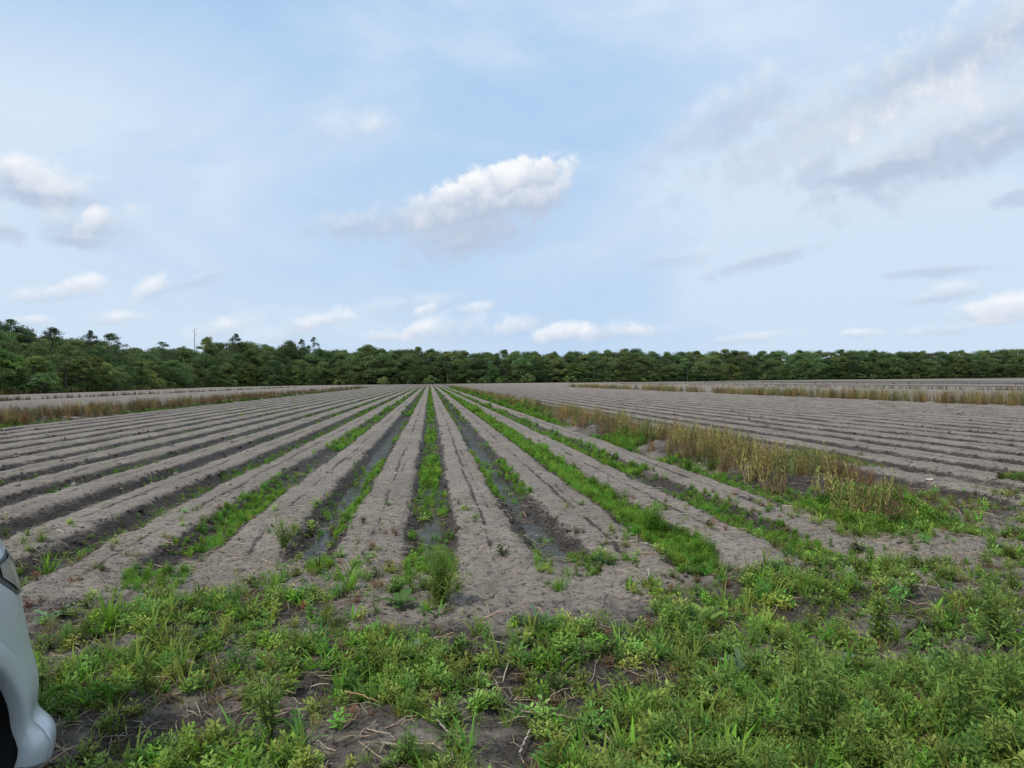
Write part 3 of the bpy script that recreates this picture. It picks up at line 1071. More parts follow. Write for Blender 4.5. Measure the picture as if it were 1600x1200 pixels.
stick('dead_stalk', 'pale dead stalk slanting down across the mud at bottom centre', 'stalk', [(905, 1135), (930, 1150), (958, 1176)], .006, (.33, .26, .18), .03)
stick('dead_stalk', 'long curved dead stalk left of the slanting pale one', 'stalk', [(812, 1132), (860, 1134), (905, 1140)], .005, (.30, .23, .16), .03)
stick('dead_stalk', 'forked grey dead stalk on the bottom mud left of centre', 'stalk', [(678, 1150), (700, 1172), (745, 1192)], .006, (.30, .26, .21), .03)
stick('dead_stalk', 'short dead stalk at the bottom edge below the central mud', 'stalk', [(598, 1190), (640, 1197), (668, 1204)], .007, (.33, .28, .21), .02)
stick('dead_stalk', 'tan dead stalk leaning through the grass left of centre', 'stalk', [(540, 1105), (565, 1122), (590, 1140)], .004, (.36, .24, .12), .05)
stick('dead_stalk', 'thin dead stalk pointing at the big mud patch bottom left', 'stalk', [(250, 1200), (270, 1186), (285, 1170)], .004, (.30, .27, .15), .04)
stick('dead_stalk', 'upright broken stalk on bare soil right of centre', 'stalk', [(1014, 910), (1014, 920), (1015, 930)], .007, (.36, .30, .23), .03)
stick('dead_stalk', 'bleached stalk in the bottom centre litter heap', 'stalk', [(812, 1200), (820, 1180), (828, 1165)], .006, (.38, .34, .28), .03)
stick('dead_stalk', 'pale stalk lying on the right-hand weed patch', 'stalk', [(1380, 1052), (1400, 1062), (1420, 1074)], .004, (.38, .30, .2), .05)


def chunk(name, label, cat, px, py, size, col, z=.1, flat=.6):
    V, Q, C = proto_clod()
    p = at(px, py, z)
    zz = float(ground(np.array([p[0]]), np.array([p[1]]))[0])
    o = link(name, mesh_from(name, V * np.array([1, .6, flat]) * size, Q, None, C * np.array(col), True), MAT_STRAW, loc=(p[0], p[1], zz + size * .35))
    o.rotation_euler.z = rnd(0, 6.28)
    return tag(o, label, cat)


chunk('pale_husk', 'pale husk standing on the central bed by its seed groove', 'husk', 619, 741, .035, (.55, .48, .33), .2, .4)
chunk('pale_stone', 'white stone lying in the weeds on the right', 'stone', 1318, 1001, .024, (.6, .58, .52))
chunk('pale_stone', 'whitish stone at the edge of the right-hand first bed', 'stone', 1452, 752, .05, (.6, .5, .4), .2)
chunk('pale_stone', 'small grey stone in the gap among the right weeds', 'stone', 1450, 1052, .035, (.42, .44, .46))
single('yellow_leaf', 'curled yellow dead leaf in the gap on the right', 'leaf', proto_rosette(3, .08, .045, (1.0, 1.4)), (.48, .38, .13), 1443, 1022)
chunk('red_husk', 'reddish brown husk on the soil right of the mud patch', 'husk', 950, 1013, .03, (.26, .10, .06), .1, .4)

# ------------------------------------------------------------------ trees
BARKC = np.array([.10, .088, .076])
trng = np.random.default_rng(5)


def crown_tree(h, w, base, nclump, per, leaf, cols, shape='round', trunk_r=None, clump_r=None):
    """returns (trunk arrays, crown arrays) of a tree h tall and w wide, foliage starting at base*h"""
    tr, cr = Soup(), Soup()
    trunk_r = trunk_r or h * 0.018
    lean = trng.normal(0, .02, 2) * h
    top = np.array([lean[0], lean[1], h * 0.82])
    path = [np.zeros(3) - [0, 0, .4], top * .33 + [trng.normal(0, .01) * h, 0, 0], top * .66, top]
    V, Q = tube(path, [trunk_r * 1.3, trunk_r, trunk_r * .7, trunk_r * .25], 7)
    tr.add(V, Q, BARKC)
    z0 = h * base
    for k in range(nclump):
        t = trng.random()
        if shape == 'round':
            prof = math.sqrt(max(0.04, 1 - (2 * (t ** .85) - 0.85) ** 2 * 0.9))
        elif shape == 'tall':
            prof = math.sqrt(max(0.03, 1 - (1.9 * t - 0.75) ** 2)) * .95
        elif shape == 'flat':
            prof = 0.55 + 0.45 * math.sin(t * 3.0)
        else:
            prof = 1 - 0.75 * t
        rr = prof * (0.45 + 0.55 * trng.random() ** .6) * w / 2
        az = trng.random() * 6.283
        cr_ = (clump_r or w * 0.17) * trng.uniform(.65, 1.3)
        c = np.array([rr * math.cos(az) + lean[0] * t, rr * math.sin(az) + lean[1] * t, z0 + (h - z0 - cr_ * .6) * t])
        if k % 3 == 0:
            a0 = top * np.clip((c[2] * .75) / top[2], .1, 1)
            V, Q = tube([a0, (a0 + c) / 2 + [0, 0, .03 * h * trng.random()], c], [trunk_r * .4, trunk_r * .25, trunk_r * .1], 5)
            tr.add(V, Q, BARKC)
        n = int(per * trng.uniform(.7, 1.3))
        d = trng.normal(0, 1, (n, 3))
        d /= np.linalg.norm(d, axis=1)[:, None]
        d[:, 2] = np.where(d[:, 2] < -.35, -d[:, 2], d[:, 2])
        P = c + d * cr_ * np.array([1.1, 1.1, .75]) * (trng.random(n) ** .4)[:, None]
        nr = d + trng.normal(0, .55, (n, 3))
        nr /= np.linalg.norm(nr, axis=1)[:, None]
        ref = trng.normal(0, 1, (n, 3))
        a = np.cross(nr, ref)
        a /= np.linalg.norm(a, axis=1)[:, None]
        b_ = np.cross(nr, a)
        sz = leaf * trng.uniform(.5, 1.25, n)[:, None]
        Vq = np.stack([P - a * sz, P - b_ * sz * .55, P + a * sz, P + b_ * sz * .55], 1).reshape(-1, 3)
        Qq = np.arange(n * 4).reshape(-1, 4)
        base_c = np.array(cols[trng.integers(len(cols))]) * trng.uniform(.75, 1.25)
        C = base_c[None] * trng.uniform(.75, 1.3, n)[:, None]
        cr.add(Vq, Qq, np.repeat(C, 4, 0))
    return tr.arrays(), cr.arrays()


OAKC = [(0.0795, 0.131, 0.0415), (0.0972, 0.1509, 0.0491), (0.0663, 0.1093, 0.0415), (0.1148, 0.1629, 0.0567)]
TALLC = [(0.1051, 0.1692, 0.0485), (0.1313, 0.1968, 0.0598), (0.0876, 0.1416, 0.0449), (0.1533, 0.2066, 0.0673)]
YOUNGC = [(0.1486, 0.2198, 0.0537), (0.1224, 0.1885, 0.0508), (0.1749, 0.2355, 0.0655), (0.1049, 0.1649, 0.0478)]
PINEC = [(0.0829, 0.1201, 0.0629), (0.1014, 0.1366, 0.0669), (0.0692, 0.1076, 0.0589)]
PALEC = [(0.1341, 0.161, 0.0862), (0.1097, 0.1437, 0.069), (0.0914, 0.1265, 0.0575)]


def palm_tree(h, nfr=26, fl=1.6):
    tr, cr = Soup(), Soup()
    V, Q = tube([(0, 0, -.4), (.05, 0, h * .5), (0, .05, h)], [.22, .19, .2], 8)
    tr.add(V, Q, BARKC * .9)
    for k in range(nfr):
        az = trng.random() * 6.283
        el = trng.uniform(-.6, 1.35)
        d = np.array([math.cos(az) * math.cos(el), math.sin(az) * math.cos(el), math.sin(el)])
        p0 = np.array([0, .05, h]) + d * .1
        p1 = p0 + d * fl * .55 - [0, 0, .05]
        V, Q = tube([p0, p1], [.02, .015], 4)
        cr.add(V, Q, (.10, .12, .05))
        for j in range(13):
            a2 = (j - 6) / 6 * 1.9
            s_ = np.cross(d, [0, 0, 1.0]); s_ /= np.linalg.norm(s_) + 1e-6
            dd = d * math.cos(a2) + s_ * math.sin(a2) - np.array([0, 0, .25])
            V, Q = leaf4(p1, dd, fl * .6 * trng.uniform(.8, 1.1), .12, fold=.03)
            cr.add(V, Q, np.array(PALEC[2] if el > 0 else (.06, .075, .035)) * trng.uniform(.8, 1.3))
    return tr.arrays(), cr.arrays()


def kit(name, pair):
    tr, cr = pair
    return (mesh_from(name + '_trunk', *tr[:2], None, tr[2], True), mesh_from(name + '_crown', *cr[:2], None, cr[2]),
            float(cr[0][:, 2].max()))


KIT = {
    'oak_tree': [kit('oak_tree', crown_tree(14, 12.5, .05, 84, 150, .215, OAKC, 'round')) for _ in range(4)],
    'forest_tree': [kit('forest_tree', crown_tree(17, 9, .07, 84, 135, .205, TALLC, 'tall', clump_r=1.4)) for _ in range(4)],
    'young_tree': [kit('young_tree', crown_tree(9, 7.5, .04, 66, 160, .165, YOUNGC, 'round', clump_r=1.1)) for _ in range(3)],
    'pine_tree': [kit('pine_tree', crown_tree(19, 8.5, .52, 40, 110, .19, PINEC, 'round', .20, 1.2)) for _ in range(3)],
    'shrub': [kit('shrub', crown_tree(3.2, 4.6, .0, 44, 100, .13, TALLC[:1] + YOUNGC + PALEC, 'round', .05, .62)) for _ in range(3)],
    'palm_tree': [kit('palm_tree', palm_tree(5.0)) for _ in range(2)],
}
KINDCAT = {'oak_tree': 'tree', 'forest_tree': 'tree', 'young_tree': 'tree', 'pine_tree': 'pine tree', 'shrub': 'shrub', 'palm_tree': 'palm tree'}


def tree(kind, xy, h, label, group=None, wide=1.0, variant=None):
    var = KIT[kind]
    tr, cr, hh = var[trng.integers(len(var)) if variant is None else variant]
    root = bpy.data.objects.new(kind, None)
    root.empty_display_size = .5
    root.location = (xy[0], xy[1], 0.08)
    s = h / hh
    root.scale = (s * wide, s * wide, s)
    root.rotation_euler.z = trng.random() * 6.28
    COL.objects.link(root)
    tag(root, label, KINDCAT[kind], group)
    link('trunk', tr, MAT_BARK, root)
    link('crown', cr, MAT_CROWN, root)
    return root


def cam_pt(px, depth):            # a point at a depth along the view, on the ground
    lat = (px - CX) / F_PX * depth
    p = depth * np.array([math.sin(YAW), math.cos(YAW)]) + lat * np.array([math.cos(YAW), -math.sin(YAW)])
    return p


def px_of(xy):
    dep = xy[0] * math.sin(YAW) + xy[1] * math.cos(YAW)
    lat = xy[0] * math.cos(YAW) - xy[1] * math.sin(YAW)
    return CX + F_PX * lat / dep, dep


PROF = np.array([(-300, 505), (0, 503), (45, 510), (90, 526), (140, 532), (200, 541), (250, 543), (300, 541), (340, 534), (380, 533), (430, 540), (500, 546),
                 (540, 547), (575, 543), (610, 547), (650, 545), (680, 547), (750, 551), (800, 548), (850, 551), (920, 549), (990, 547), (1040, 551), (1070, 552),
                 (1120, 547), (1170, 549), (1230, 549), (1290, 548), (1400, 549), (1480, 549), (1520, 548), (1600, 545), (1900, 543)], float)


def wood_height(xy):
    px, dep = px_of(xy)
    ytop = np.interp(px, PROF[:, 0], PROF[:, 1])
    return ((horizon_y(px) - ytop) / F_PX * dep + CAMZ) * 1.06


def polyline(pts, step, off):
    pts = np.array(pts, float)
    seg = np.diff(pts, axis=0)
    L = np.linalg.norm(seg, axis=1)
    cum = np.concatenate([[0], np.cumsum(L)])
    out = []
    s = step * .3
    while s < cum[-1]:
        k = min(np.searchsorted(cum, s, 'right') - 1, len(L) - 1)
        t = (s - cum[k]) / L[k]
        n = np.array([-seg[k][1], seg[k][0]]) / L[k]
        out.append(pts[k] + seg[k] * t + n * off)
        s += step * trng.uniform(.75, 1.25)
    return out


LEFT_EDGE = [(-71, 92), (-71, 125), (-73, 165), (-80, 215), (-87, 268), (-76, 308), (-52, 336)]
BACK = [cam_pt(px, 336) for px in (425, 500, 800, 1100, 1400, 1760)]
LEFT_EDGE = [np.array(p) for p in LEFT_EDGE]


def section(px):
    if px < 520:
        return 'left'
    return 'centre' if px < 900 else 'right'


SEC_TXT = {'left': 'of the left wood', 'centre': 'of the far wood behind the row ends', 'right': 'of the far right wood'}
KIND_TXT = {'oak_tree': 'dark spreading round-crowned tree', 'forest_tree': 'tall narrow mid-green tree', 'young_tree': 'bright bushy young tree',
            'pine_tree': 'bare-stemmed flat-topped pine', 'shrub': 'low green shrub', 'palm_tree': 'fan-leaved palm'}
ROW_TXT = ['at the front edge', 'in the second row', 'in the inner part', 'at the back']


def wood(line, ranks, mixes, fr):
    for r_, (off, step) in enumerate(ranks):
        for p in polyline(line, step, off):
            p = p + trng.normal(0, 1.2, 2)
            px, dep = px_of(p)
            if px < -120 or px > 1740:
                continue
            kind = trng.choice(list(mixes[r_].keys()), p=list(mixes[r_].values()))
            h = wood_height(p) * trng.uniform(*fr[r_])
            if kind == 'shrub':
                h = trng.uniform(2.2, 4.2)
            elif kind == 'palm_tree':
                h = trng.uniform(5, 7.5)
            elif kind == 'young_tree':
                h = min(h, trng.uniform(7, 10.5))
            sec = section(px)
            lab = f'{KIND_TXT[kind]} {ROW_TXT[r_] if kind != "shrub" else "at the foot"} {SEC_TXT[sec]}'
            tree(kind, p, h, lab, lab, trng.uniform(1.05, 1.45) if sec != 'left' else trng.uniform(.9, 1.3))


wood(LEFT_EDGE, [(0, 5.0), (6, 6.0), (13, 7.0), (21, 8)],
     [{'young_tree': .58, 'oak_tree': .34, 'forest_tree': .08}, {'oak_tree': .55, 'forest_tree': .3, 'young_tree': .15},
      {'forest_tree': .55, 'oak_tree': .45}, {'forest_tree': .55, 'oak_tree': .45}],
     [(.45, .68), (.66, .86), (.84, .96), (.90, .98)])
wood(BACK, [(0, 5.4), (7, 6.0), (14, 6.2)],
     [{'oak_tree': .55, 'forest_tree': .37, 'young_tree': .08}, {'oak_tree': .5, 'forest_tree': .5}, {'forest_tree': .6, 'oak_tree': .4}],
     [(.60, .86), (.86, .95), (.95, 1.0)])

# trees one can pick out on the skyline and along the edge
def top_h(px, dep, ytop):
    return (horizon_y(px) - ytop) / F_PX * dep + CAMZ


for px, dep, yt, kind, wide, lab in [
    (22, 150, 499, 'pine_tree', 1.25, 'tallest flat-topped pine rising at the far left of the skyline'),
    (80, 165, 511, 'pine_tree', 1.0, 'second tall pine from the left rising above the left wood'),
    (140, 175, 516, 'pine_tree', .75, 'slim open pine with a gap of sky beside it above the left wood'),
    (177, 180, 520, 'pine_tree', 1.1, 'broad domed pine, fourth from the left above the left wood'),
    (255, 232, 534, 'pine_tree', 1.2, 'low flat pine top left of the bare dead trunk'),
    (325, 290, 525, 'forest_tree', .9, 'tall leafy tree rising just right of the bare dead trunk'),
    (368, 305, 521, 'pine_tree', .7, 'thin-stemmed tree with a small round tuft on the skyline'),
    (448, 330, 530, 'oak_tree', .75, 'smooth dome-topped tree on the skyline left of the open-crowned one'),
    (472, 338, 529, 'pine_tree', .5, 'slim open-crowned tree beside the dome-topped tree'),
    (491, 342, 526, 'pine_tree', .6, 'open lacy-crowned tree at the right end of the left wood'),
    (572, 345, 538, 'forest_tree', 1.2, 'tallest leafy tree in the centre of the far wood'),
    (655, 345, 541, 'forest_tree', .8, 'pointed dark tree above the end of the rows'),
    (992, 345, 543, 'oak_tree', .9, 'highest dark tree on the far skyline right of the rows'),
    (1066, 345, 549, 'pine_tree', .8, 'small mushroom-topped tree on the far right skyline'),
]:
    tree(kind, cam_pt(px, dep), top_h(px, dep, yt), lab, None, wide)
for px, dep, yt, lab in [(103, 137, 560, 'cabbage palm with a dark trunk at the edge of the left wood'),
                         (240, 203, 570, 'small palm among bushes in the middle of the left wood edge'),
                         (314, 262, 577, 'low pale palm at the foot of the left wood'),
                         (362, 280, 570, 'taller grey-green palm right of the low pale one'),
                         (700, 332, 562, 'palm head showing in the dark far wood beside the row ends'),
                         (812, 332, 566, 'pale palm at the front of the far wood right of the rows'),
                         (1074, 330, 570, 'palm with hanging brown fronds at the far wood edge')]:
    tree('palm_tree', cam_pt(px, dep), top_h(px, dep, yt), lab)
for px, dep, yt, kind, lab in [(672, 326, 586, 'shrub', 'rounded light green bush at the very end of the rows'),
                               (757, 326, 588, 'shrub', 'small light green bush right of the row ends'),
                               (825, 326, 583, 'shrub', 'pale bush at the foot of the far wood, below a palm'),
                               (600, 326, 588, 'shrub', 'brownish green bush left of the row ends'),
                               (20, 120, 551, 'young_tree', 'pale yellowish young tree at the far left wood edge'),
                               (145, 151, 553, 'young_tree', 'broad bright green young tree right of the cabbage palm')]:
    tree(kind, cam_pt(px, dep), top_h(px, dep, yt), lab)
for p in polyline(LEFT_EDGE, 5.0, -3.0) + polyline(BACK, 6.0, -3.5) + polyline(BACK, 6.0, 4.0):
    px, dep = px_of(p)
    if -60 < px < 1660 and trng.random() < .8:
        sec = section(px)
        lab = f'low green shrub along the front {SEC_TXT[sec]}'
        tree('shrub', p + trng.normal(0, .8, 2), trng.uniform(1.8, 3.8), lab, lab, trng.uniform(.9, 1.5))

# the bare dead trunk on the skyline
s = Soup()
H = top_h(305, 285, 514)
V, Q = tube([(0, 0, -.3), (.1, 0, H * .5), (-.1, .05, H)], [.24, .18, .08], 7)
s.add(V, Q, (.23, .20, .18))
for z_, az, L_ in ((.97, .2, 1.6), (.93, 3.3, 1.1), (.90, 1.2, 1.4), (.86, 5.9, 1.3), (.8, 2.8, .9)):
    a0 = np.array([0, 0, H * z_])
    V, Q = tube([a0, a0 + [math.cos(az) * L_ * .6, math.sin(az) * L_ * .6, L_ * .35], a0 + [math.cos(az) * L_ * .8, math.sin(az) * L_ * .8, L_]], [.07, .05, .02], 5)
    s.add(V, Q, (.23, .20, .18))
p = cam_pt(305, 285)
tag(link('dead_tree', s.mesh('dead_tree'), MAT_BARK, loc=(p[0], p[1], .08)), 'bare dead tree trunk standing above the left wood', 'dead tree')

# low growth along the foot of the woods
def strip_along(line, off0, off1, n, protos, smin, smax, base):
    pts = np.array(line, float)
    seg = np.diff(pts, axis=0)
    L = np.linalg.norm(seg, axis=1)
    k = rng.choice(len(L), n, p=L / L.sum())
    t = rng.random(n)
    nrm = np.stack([-seg[:, 1], seg[:, 0]], -1) / L[:, None]
    P = pts[k] + seg[k] * t[:, None] + nrm[k] * rng.uniform(off0, off1, n)[:, None]
    P3 = np.stack([P[:, 0], P[:, 1], np.full(n, .1)], -1)
    return scatter(protos, P3, rng.random(n) * 6.28, rng.uniform(smin, smax, n), tints(n, base, .3, .15))


b = [strip_along(LEFT_EDGE, -5, 0, 2600, FEATHER_FAR, 2.0, 4.5, np.array([.085, .115, .04])),
     strip_along(LEFT_EDGE, -6, -3, 1200, DRY, .8, 1.5, DRYC * .7),
     strip_along(BACK, -5, 0, 2600, FEATHER_FAR, 2.5, 5.0, np.array([.07, .105, .035]))]
stuff('undergrowth', merge(*b), MAT_LEAF, 'low scrubby undergrowth along the foot of the woods', 'undergrowth')

# ------------------------------------------------------------------ the parked car
def catmull(xk, yk, x):
    xk, yk = np.asarray(xk, float), np.asarray(yk, float)
    m = np.gradient(yk, xk)
    i = np.clip(np.searchsorted(xk, x) - 1, 0, len(xk) - 2)
    h = xk[i + 1] - xk[i]
    t = (x - xk[i]) / h
    t2, t3 = t * t, t * t * t
    return (2 * t3 - 3 * t2 + 1) * yk[i] + (t3 - 2 * t2 + t) * h * m[i] + (-2 * t3 + 3 * t2) * yk[i + 1] + (t3 - t2) * h * m[i + 1]


CAR = bpy.data.objects.new('parked_car', None)
CAR.location = (-2.385, 2.33, 0.08)
COL.objects.link(CAR)
tag(CAR, 'silver car whose front wing, headlight and bumper corner enter at the left edge', 'car')
PAINT = simple_mat('silver_paint', (.52, .55, .58), .36, .2, .4, .5, .03, 6)
BLACK = simple_mat('black_plastic', (.012, .012, .013), .6)
RUBBER = simple_mat('tyre_rubber', (.018, .018, .018), .85)
ALLOY = simple_mat('wheel_alloy', (.42, .43, .44), .35, .8)
GLASS = simple_mat('dark_glass', (.015, .02, .022), .05, 0, .5, .6)
LAMP = simple_mat('headlight_lens', (.30, .29, .265), .15, .1, .5, .5, .45, 16)
RED = simple_mat('rear_light_lens', (.35, .02, .015), .15, 0, 1.0)
CHROME = simple_mat('chrome', (.6, .6, .6), .15, 1.0)

YS = [-3.62, -3.5, -3.2, -2.5, -1.5, -0.8, 0.0, 0.30, 0.50, 0.64, 0.73, 0.78]
HW = [0.62, 0.78, 0.87, 0.90, 0.905, 0.905, 0.90, 0.895, 0.865, 0.79, 0.66, 0.48]      # half width
SH = [0.90, 0.97, 1.01, 1.02, 1.01, 1.00, 0.985, 0.97, 0.94, 0.895, 0.85, 0.81]      # shoulder height
ny_, nr_ = 200, 80
yy = np.linspace(YS[0], YS[-1], ny_)
yy = np.sort(np.concatenate([yy, np.linspace(.30, .78, 90)]))
hw, sh = catmull(YS, HW, yy), catmull(YS, SH, yy)
# ring: from the sill up the side and over to the centre
RZ = [0.03, 0.07, 0.20, 0.42, 0.58, 0.74, 0.88, 1.0, 1.06, 1.10]          # share of the shoulder height
RW = [0.99, 1.01, 1.02, 1.01, 1.00, 0.985, 0.955, 0.90, 0.60, 0.0]
rt = np.linspace(0, 9, nr_ * 2)
rz, rw = np.interp(rt, np.arange(10), RZ), np.interp(rt, np.arange(10), RW)
kern = np.array([1, 2, 3, 2, 1]) / 9
for _ in range(6):
    rz = np.concatenate([rz[:2], np.convolve(rz, kern, 'valid'), rz[-2:]])
    rw = np.concatenate([rw[:2], np.convolve(rw, kern, 'valid'), rw[-2:]])
body_x = hw[:, None] * rw[None]
front = np.clip((yy[:, None] - .45) / .33, 0, 1)
front2 = np.clip((yy[:, None] - .34) / .16, 0, 1)
body_x = body_x + 0.085 * front2 * np.exp(-((rz[None] - .10) / .115) ** 4) + 0.02 * front2 * np.exp(-((rz[None] - .36) / .12) ** 2) - .03 * np.clip((rz[None] - .55) / .4, 0, 1) * front          # the bumper stands out at the bottom
body_z = sh[:, None] * rz[None]
body_y = np.repeat(yy[:, None], len(rz), 1) + 0.07 * front * np.exp(-((rz[None] - .35) / .3) ** 2)
G = np.stack([body_x, body_y, body_z], -1)
NR = len(rz)
nrm = np.cross(np.gradient(G, axis=1), np.gradient(G, axis=0))
nrm /= np.linalg.norm(nrm, axis=-1)[..., None] + 1e-9
if nrm[np.searchsorted(yy, -1.0), NR // 3, 0] < 0:
    nrm = -nrm
gi = np.arange(len(yy) * NR).reshape(len(yy), NR)
Qa = np.stack([gi[:-1, :-1], gi[:-1, 1:], gi[1:, 1:], gi[1:, :-1]], -1)
cen = (G[:-1, :-1] + G[1:, 1:]) / 2
AXF, AXR, WZ = 0.03, -2.62, 0.215
wheel_hole = (np.hypot(cen[..., 1] - AXF, cen[..., 2] - WZ) < .375) | (np.hypot(cen[..., 1] - AXR, cen[..., 2] - WZ) < .375)
low = cen[..., 2] < .8
wheel_hole &= low & (cen[..., 0] > .55)
cy, cz = cen[..., 1], cen[..., 2]
lamp_lo = .70 + .35 * np.clip(.62 - cy, 0, 1)
is_lamp = (cy > .40) & (cy < .76) & (cz > lamp_lo) & (cz < .875 - .10 * np.clip(cy - .5, 0, 1)) & (cen[..., 0] > .42)
is_bezel = (cy > .34) & (cy < .775) & (cz > lamp_lo - .02) & (cz < .895 - .10 * np.clip(cy - .5, 0, 1)) & (cen[..., 0] > .40) & ~is_lamp
is_lamp = is_bezel = np.zeros_like(is_lamp)
is_bump = (cy > .47 + .25 * np.clip(.5 - cz, -.2, .3)) & (cz < .64) & ~is_lamp & ~is_bezel
is_rear = (cy < -3.3) & (cz > .66) & (cz < .9) & (cen[..., 0] > .5)
is_hood = (cy > -.55) & (rz[None, :-1] > 1.0) & (cy < .70) & ~is_lamp & ~is_bezel
is_door = [(cy < -.62) & (cy > -1.62) & (rz[None, :-1] > .2) & (rz[None, :-1] < 1.0) & ~wheel_hole,
           (cy < -1.66) & (cy > -2.55) & (rz[None, :-1] > .2) & (rz[None, :-1] < 1.0) & ~wheel_hole]


def car_part(name, mask, mat, off=0.0, mirror=True, parent=CAR, sides=None, loc=None):
    q = Qa[mask]
    V = (G + nrm * off).reshape(-1, 3)
    used, inv = np.unique(q.ravel(), return_inverse=True)
    v1, q1 = V[used], inv.reshape(-1, 4)
    def mk(vv, qq):
        return link(name, mesh_from(name, vv, qq, None, None, True), mat, parent)
    if sides:
        a_ = mk(v1, q1)
        return [a_, mk(v1 * [-1, 1, 1], q1[:, ::-1])]
    v = np.concatenate([v1, v1 * [-1, 1, 1]])
    qq = np.concatenate([q1, q1[:, ::-1] + len(v1)])
    return mk(v, qq)


parts = is_lamp | is_bump | is_rear | is_hood | is_door[0] | is_door[1]
car_part('body', ~wheel_hole & ~is_bump, PAINT, 0)


def wing_patch(name, y0, y1, lo, hi, off, mat):
    """a smooth patch lying on the front wing between two height curves"""
    yv = np.linspace(y0, y1, 26)
    rows = []
    for y_ in yv:
        u = (y_ - y0) / (y1 - y0)
        j_ = int(np.clip(np.searchsorted(yy, y_), 0, len(yy) - 1))
        e = math.sin(math.pi * min(1, max(0, .06 + u * .88))) ** .35
        zl, zh = np.interp(u, [0, .35, 1], lo), np.interp(u, [0, .5, 1], hi)
        zm = (zl + zh) / 2
        rows.append([(np.interp(z_, body_z[j_], body_x[j_]) + off, y_ + off * .6, z_) for z_ in np.linspace(zm + (zl - zm) * e, zm + (zh - zm) * e, 12)])
    g_ = np.array(rows).reshape(-1, 3)
    q_ = np.arange(26 * 12).reshape(26, 12)
    q_ = np.stack([q_[:-1, :-1], q_[:-1, 1:], q_[1:, 1:], q_[1:, :-1]], -1).reshape(-1, 4)
    out = []
    for sg in (1, -1):
        out.append(link(name, mesh_from(name, g_ * [sg, 1, 1], q_ if sg > 0 else q_[:, ::-1], None, None, True), mat, CAR))
    return out


wing_patch('headlight_bezel', .36, .75, (.76, .69, .66), (.86, .855, .79), .003, simple_mat('bezel_grey', (.07, .073, .078), .4))
wing_patch('headlight', .38, .735, (.772, .708, .68), (.848, .842, .777), .008, LAMP)
car_part('bumper_corner', is_bump & ~wheel_hole, PAINT, 0.0, sides=True)
car_part('hood', is_hood, PAINT, 0.003)
for m_ in is_door:
    for d_ in car_part('door', m_, PAINT, 0.002, sides=True):
        pass
car_part('rear_light', is_rear, RED, 0.006, sides=True)
# closed front and rear faces
def cap(row, name, off):
    ring = G[row]
    full = np.concatenate([ring, ring[::-1] * [-1, 1, 1]])
    c = np.array([0, ring[:, 1].mean() + off, ring[:, 2].mean()])
    mid = c + (full - c) * .5
    mid[:, 1] += off * .6
    n = len(full)
    V = np.concatenate([full, mid, c[None]])
    Qc = [(k, (k + 1) % n, n + (k + 1) % n, n + k) for k in range(n)]
    Tc = [(n + k, n + (k + 1) % n, 2 * n) for k in range(n)]
    return link(name, mesh_from(name, V, Qc, Tc, None, True), PAINT, CAR)


cap(len(yy) - 1, 'front_panel', .03)
cap(0, 'tailgate', -.04)
s = Soup()
for z_ in (.56, .60, .64, .68):
    V, Q = tube([(-.42, .84, z_), (0, .865, z_), (.42, .84, z_)], [.014] * 3, 6)
    s.add(V, Q, (1, 1, 1))
link('grille', s.mesh('grille'), BLACK, CAR)
# cabin
cab = [(-.55, .99, .66, .99, .78), (-1.15, 1.42, .56, 1.02, .80), (-1.5, 1.50, .56, 1.02, .80), (-2.5, 1.51, .56, 1.03, .80), (-3.1, 1.42, .54, 1.03, .78), (-3.52, 1.02, .60, 1.02, .72)]
def loft(rows, nseg=12):
    rows = np.array(rows)
    t = np.linspace(0, len(rows) - 1, nseg * 3)
    cols = [np.interp(t, np.arange(len(rows)), rows[:, k]) for k in range(rows.shape[1])]
    return cols
cy_, ct_, ctw, cb_, cbw = loft(cab)
n_ = len(cy_)
ringx = np.stack([cbw, cbw * .4 + ctw * .6 + .02, ctw, ctw * .8, ctw * 0], -1)
ringz = np.stack([cb_ - .06, cb_ * .45 + ct_ * .55, ct_ - .035 * np.minimum(1, (ct_ - cb_) * 8), ct_ + 0, ct_ + .02], -1)
CG = np.stack([ringx, np.repeat(cy_[:, None], 5, 1), ringz], -1)
cg = np.arange(n_ * 5).reshape(n_, 5)
Qc = np.stack([cg[:-1, :-1], cg[:-1, 1:], cg[1:, 1:], cg[1:, :-1]], -1).reshape(-1, 4)
Vc = CG.reshape(-1, 3)
V = np.concatenate([Vc, Vc * [-1, 1, 1]])
link('roof', mesh_from('roof', V, np.concatenate([Qc, Qc[:, ::-1] + len(Vc)]), None, None, True), PAINT, CAR)
def window(name, y0, y1, sides=True, f0=.12, f1=.9):
    yv = np.linspace(y0, y1, 8)
    def prof(y, f):
        b = np.array([np.interp(-y, -cy_, cbw), y, np.interp(-y, -cy_, cb_)])
        t_ = np.array([np.interp(-y, -cy_, ctw), y, np.interp(-y, -cy_, ct_) - .04])
        p = b + (t_ - b) * f
        p[0] += .012 + .02 * math.sin(f * math.pi)
        return p
    g = np.array([[prof(y, f) for f in np.linspace(f0, f1, 5)] for y in yv])
    gi_ = np.arange(40).reshape(8, 5)
    q = np.stack([gi_[:-1, :-1], gi_[:-1, 1:], gi_[1:, 1:], gi_[1:, :-1]], -1).reshape(-1, 4)
    for sg in (1, -1):
        link(name, mesh_from(name, g.reshape(-1, 3) * [sg, 1, 1], q, None, None, True), GLASS, CAR)
window('side_window', -.98, -1.62)
window('side_window', -1.70, -2.52)
window('side_window', -2.60, -3.05, f1=.8)
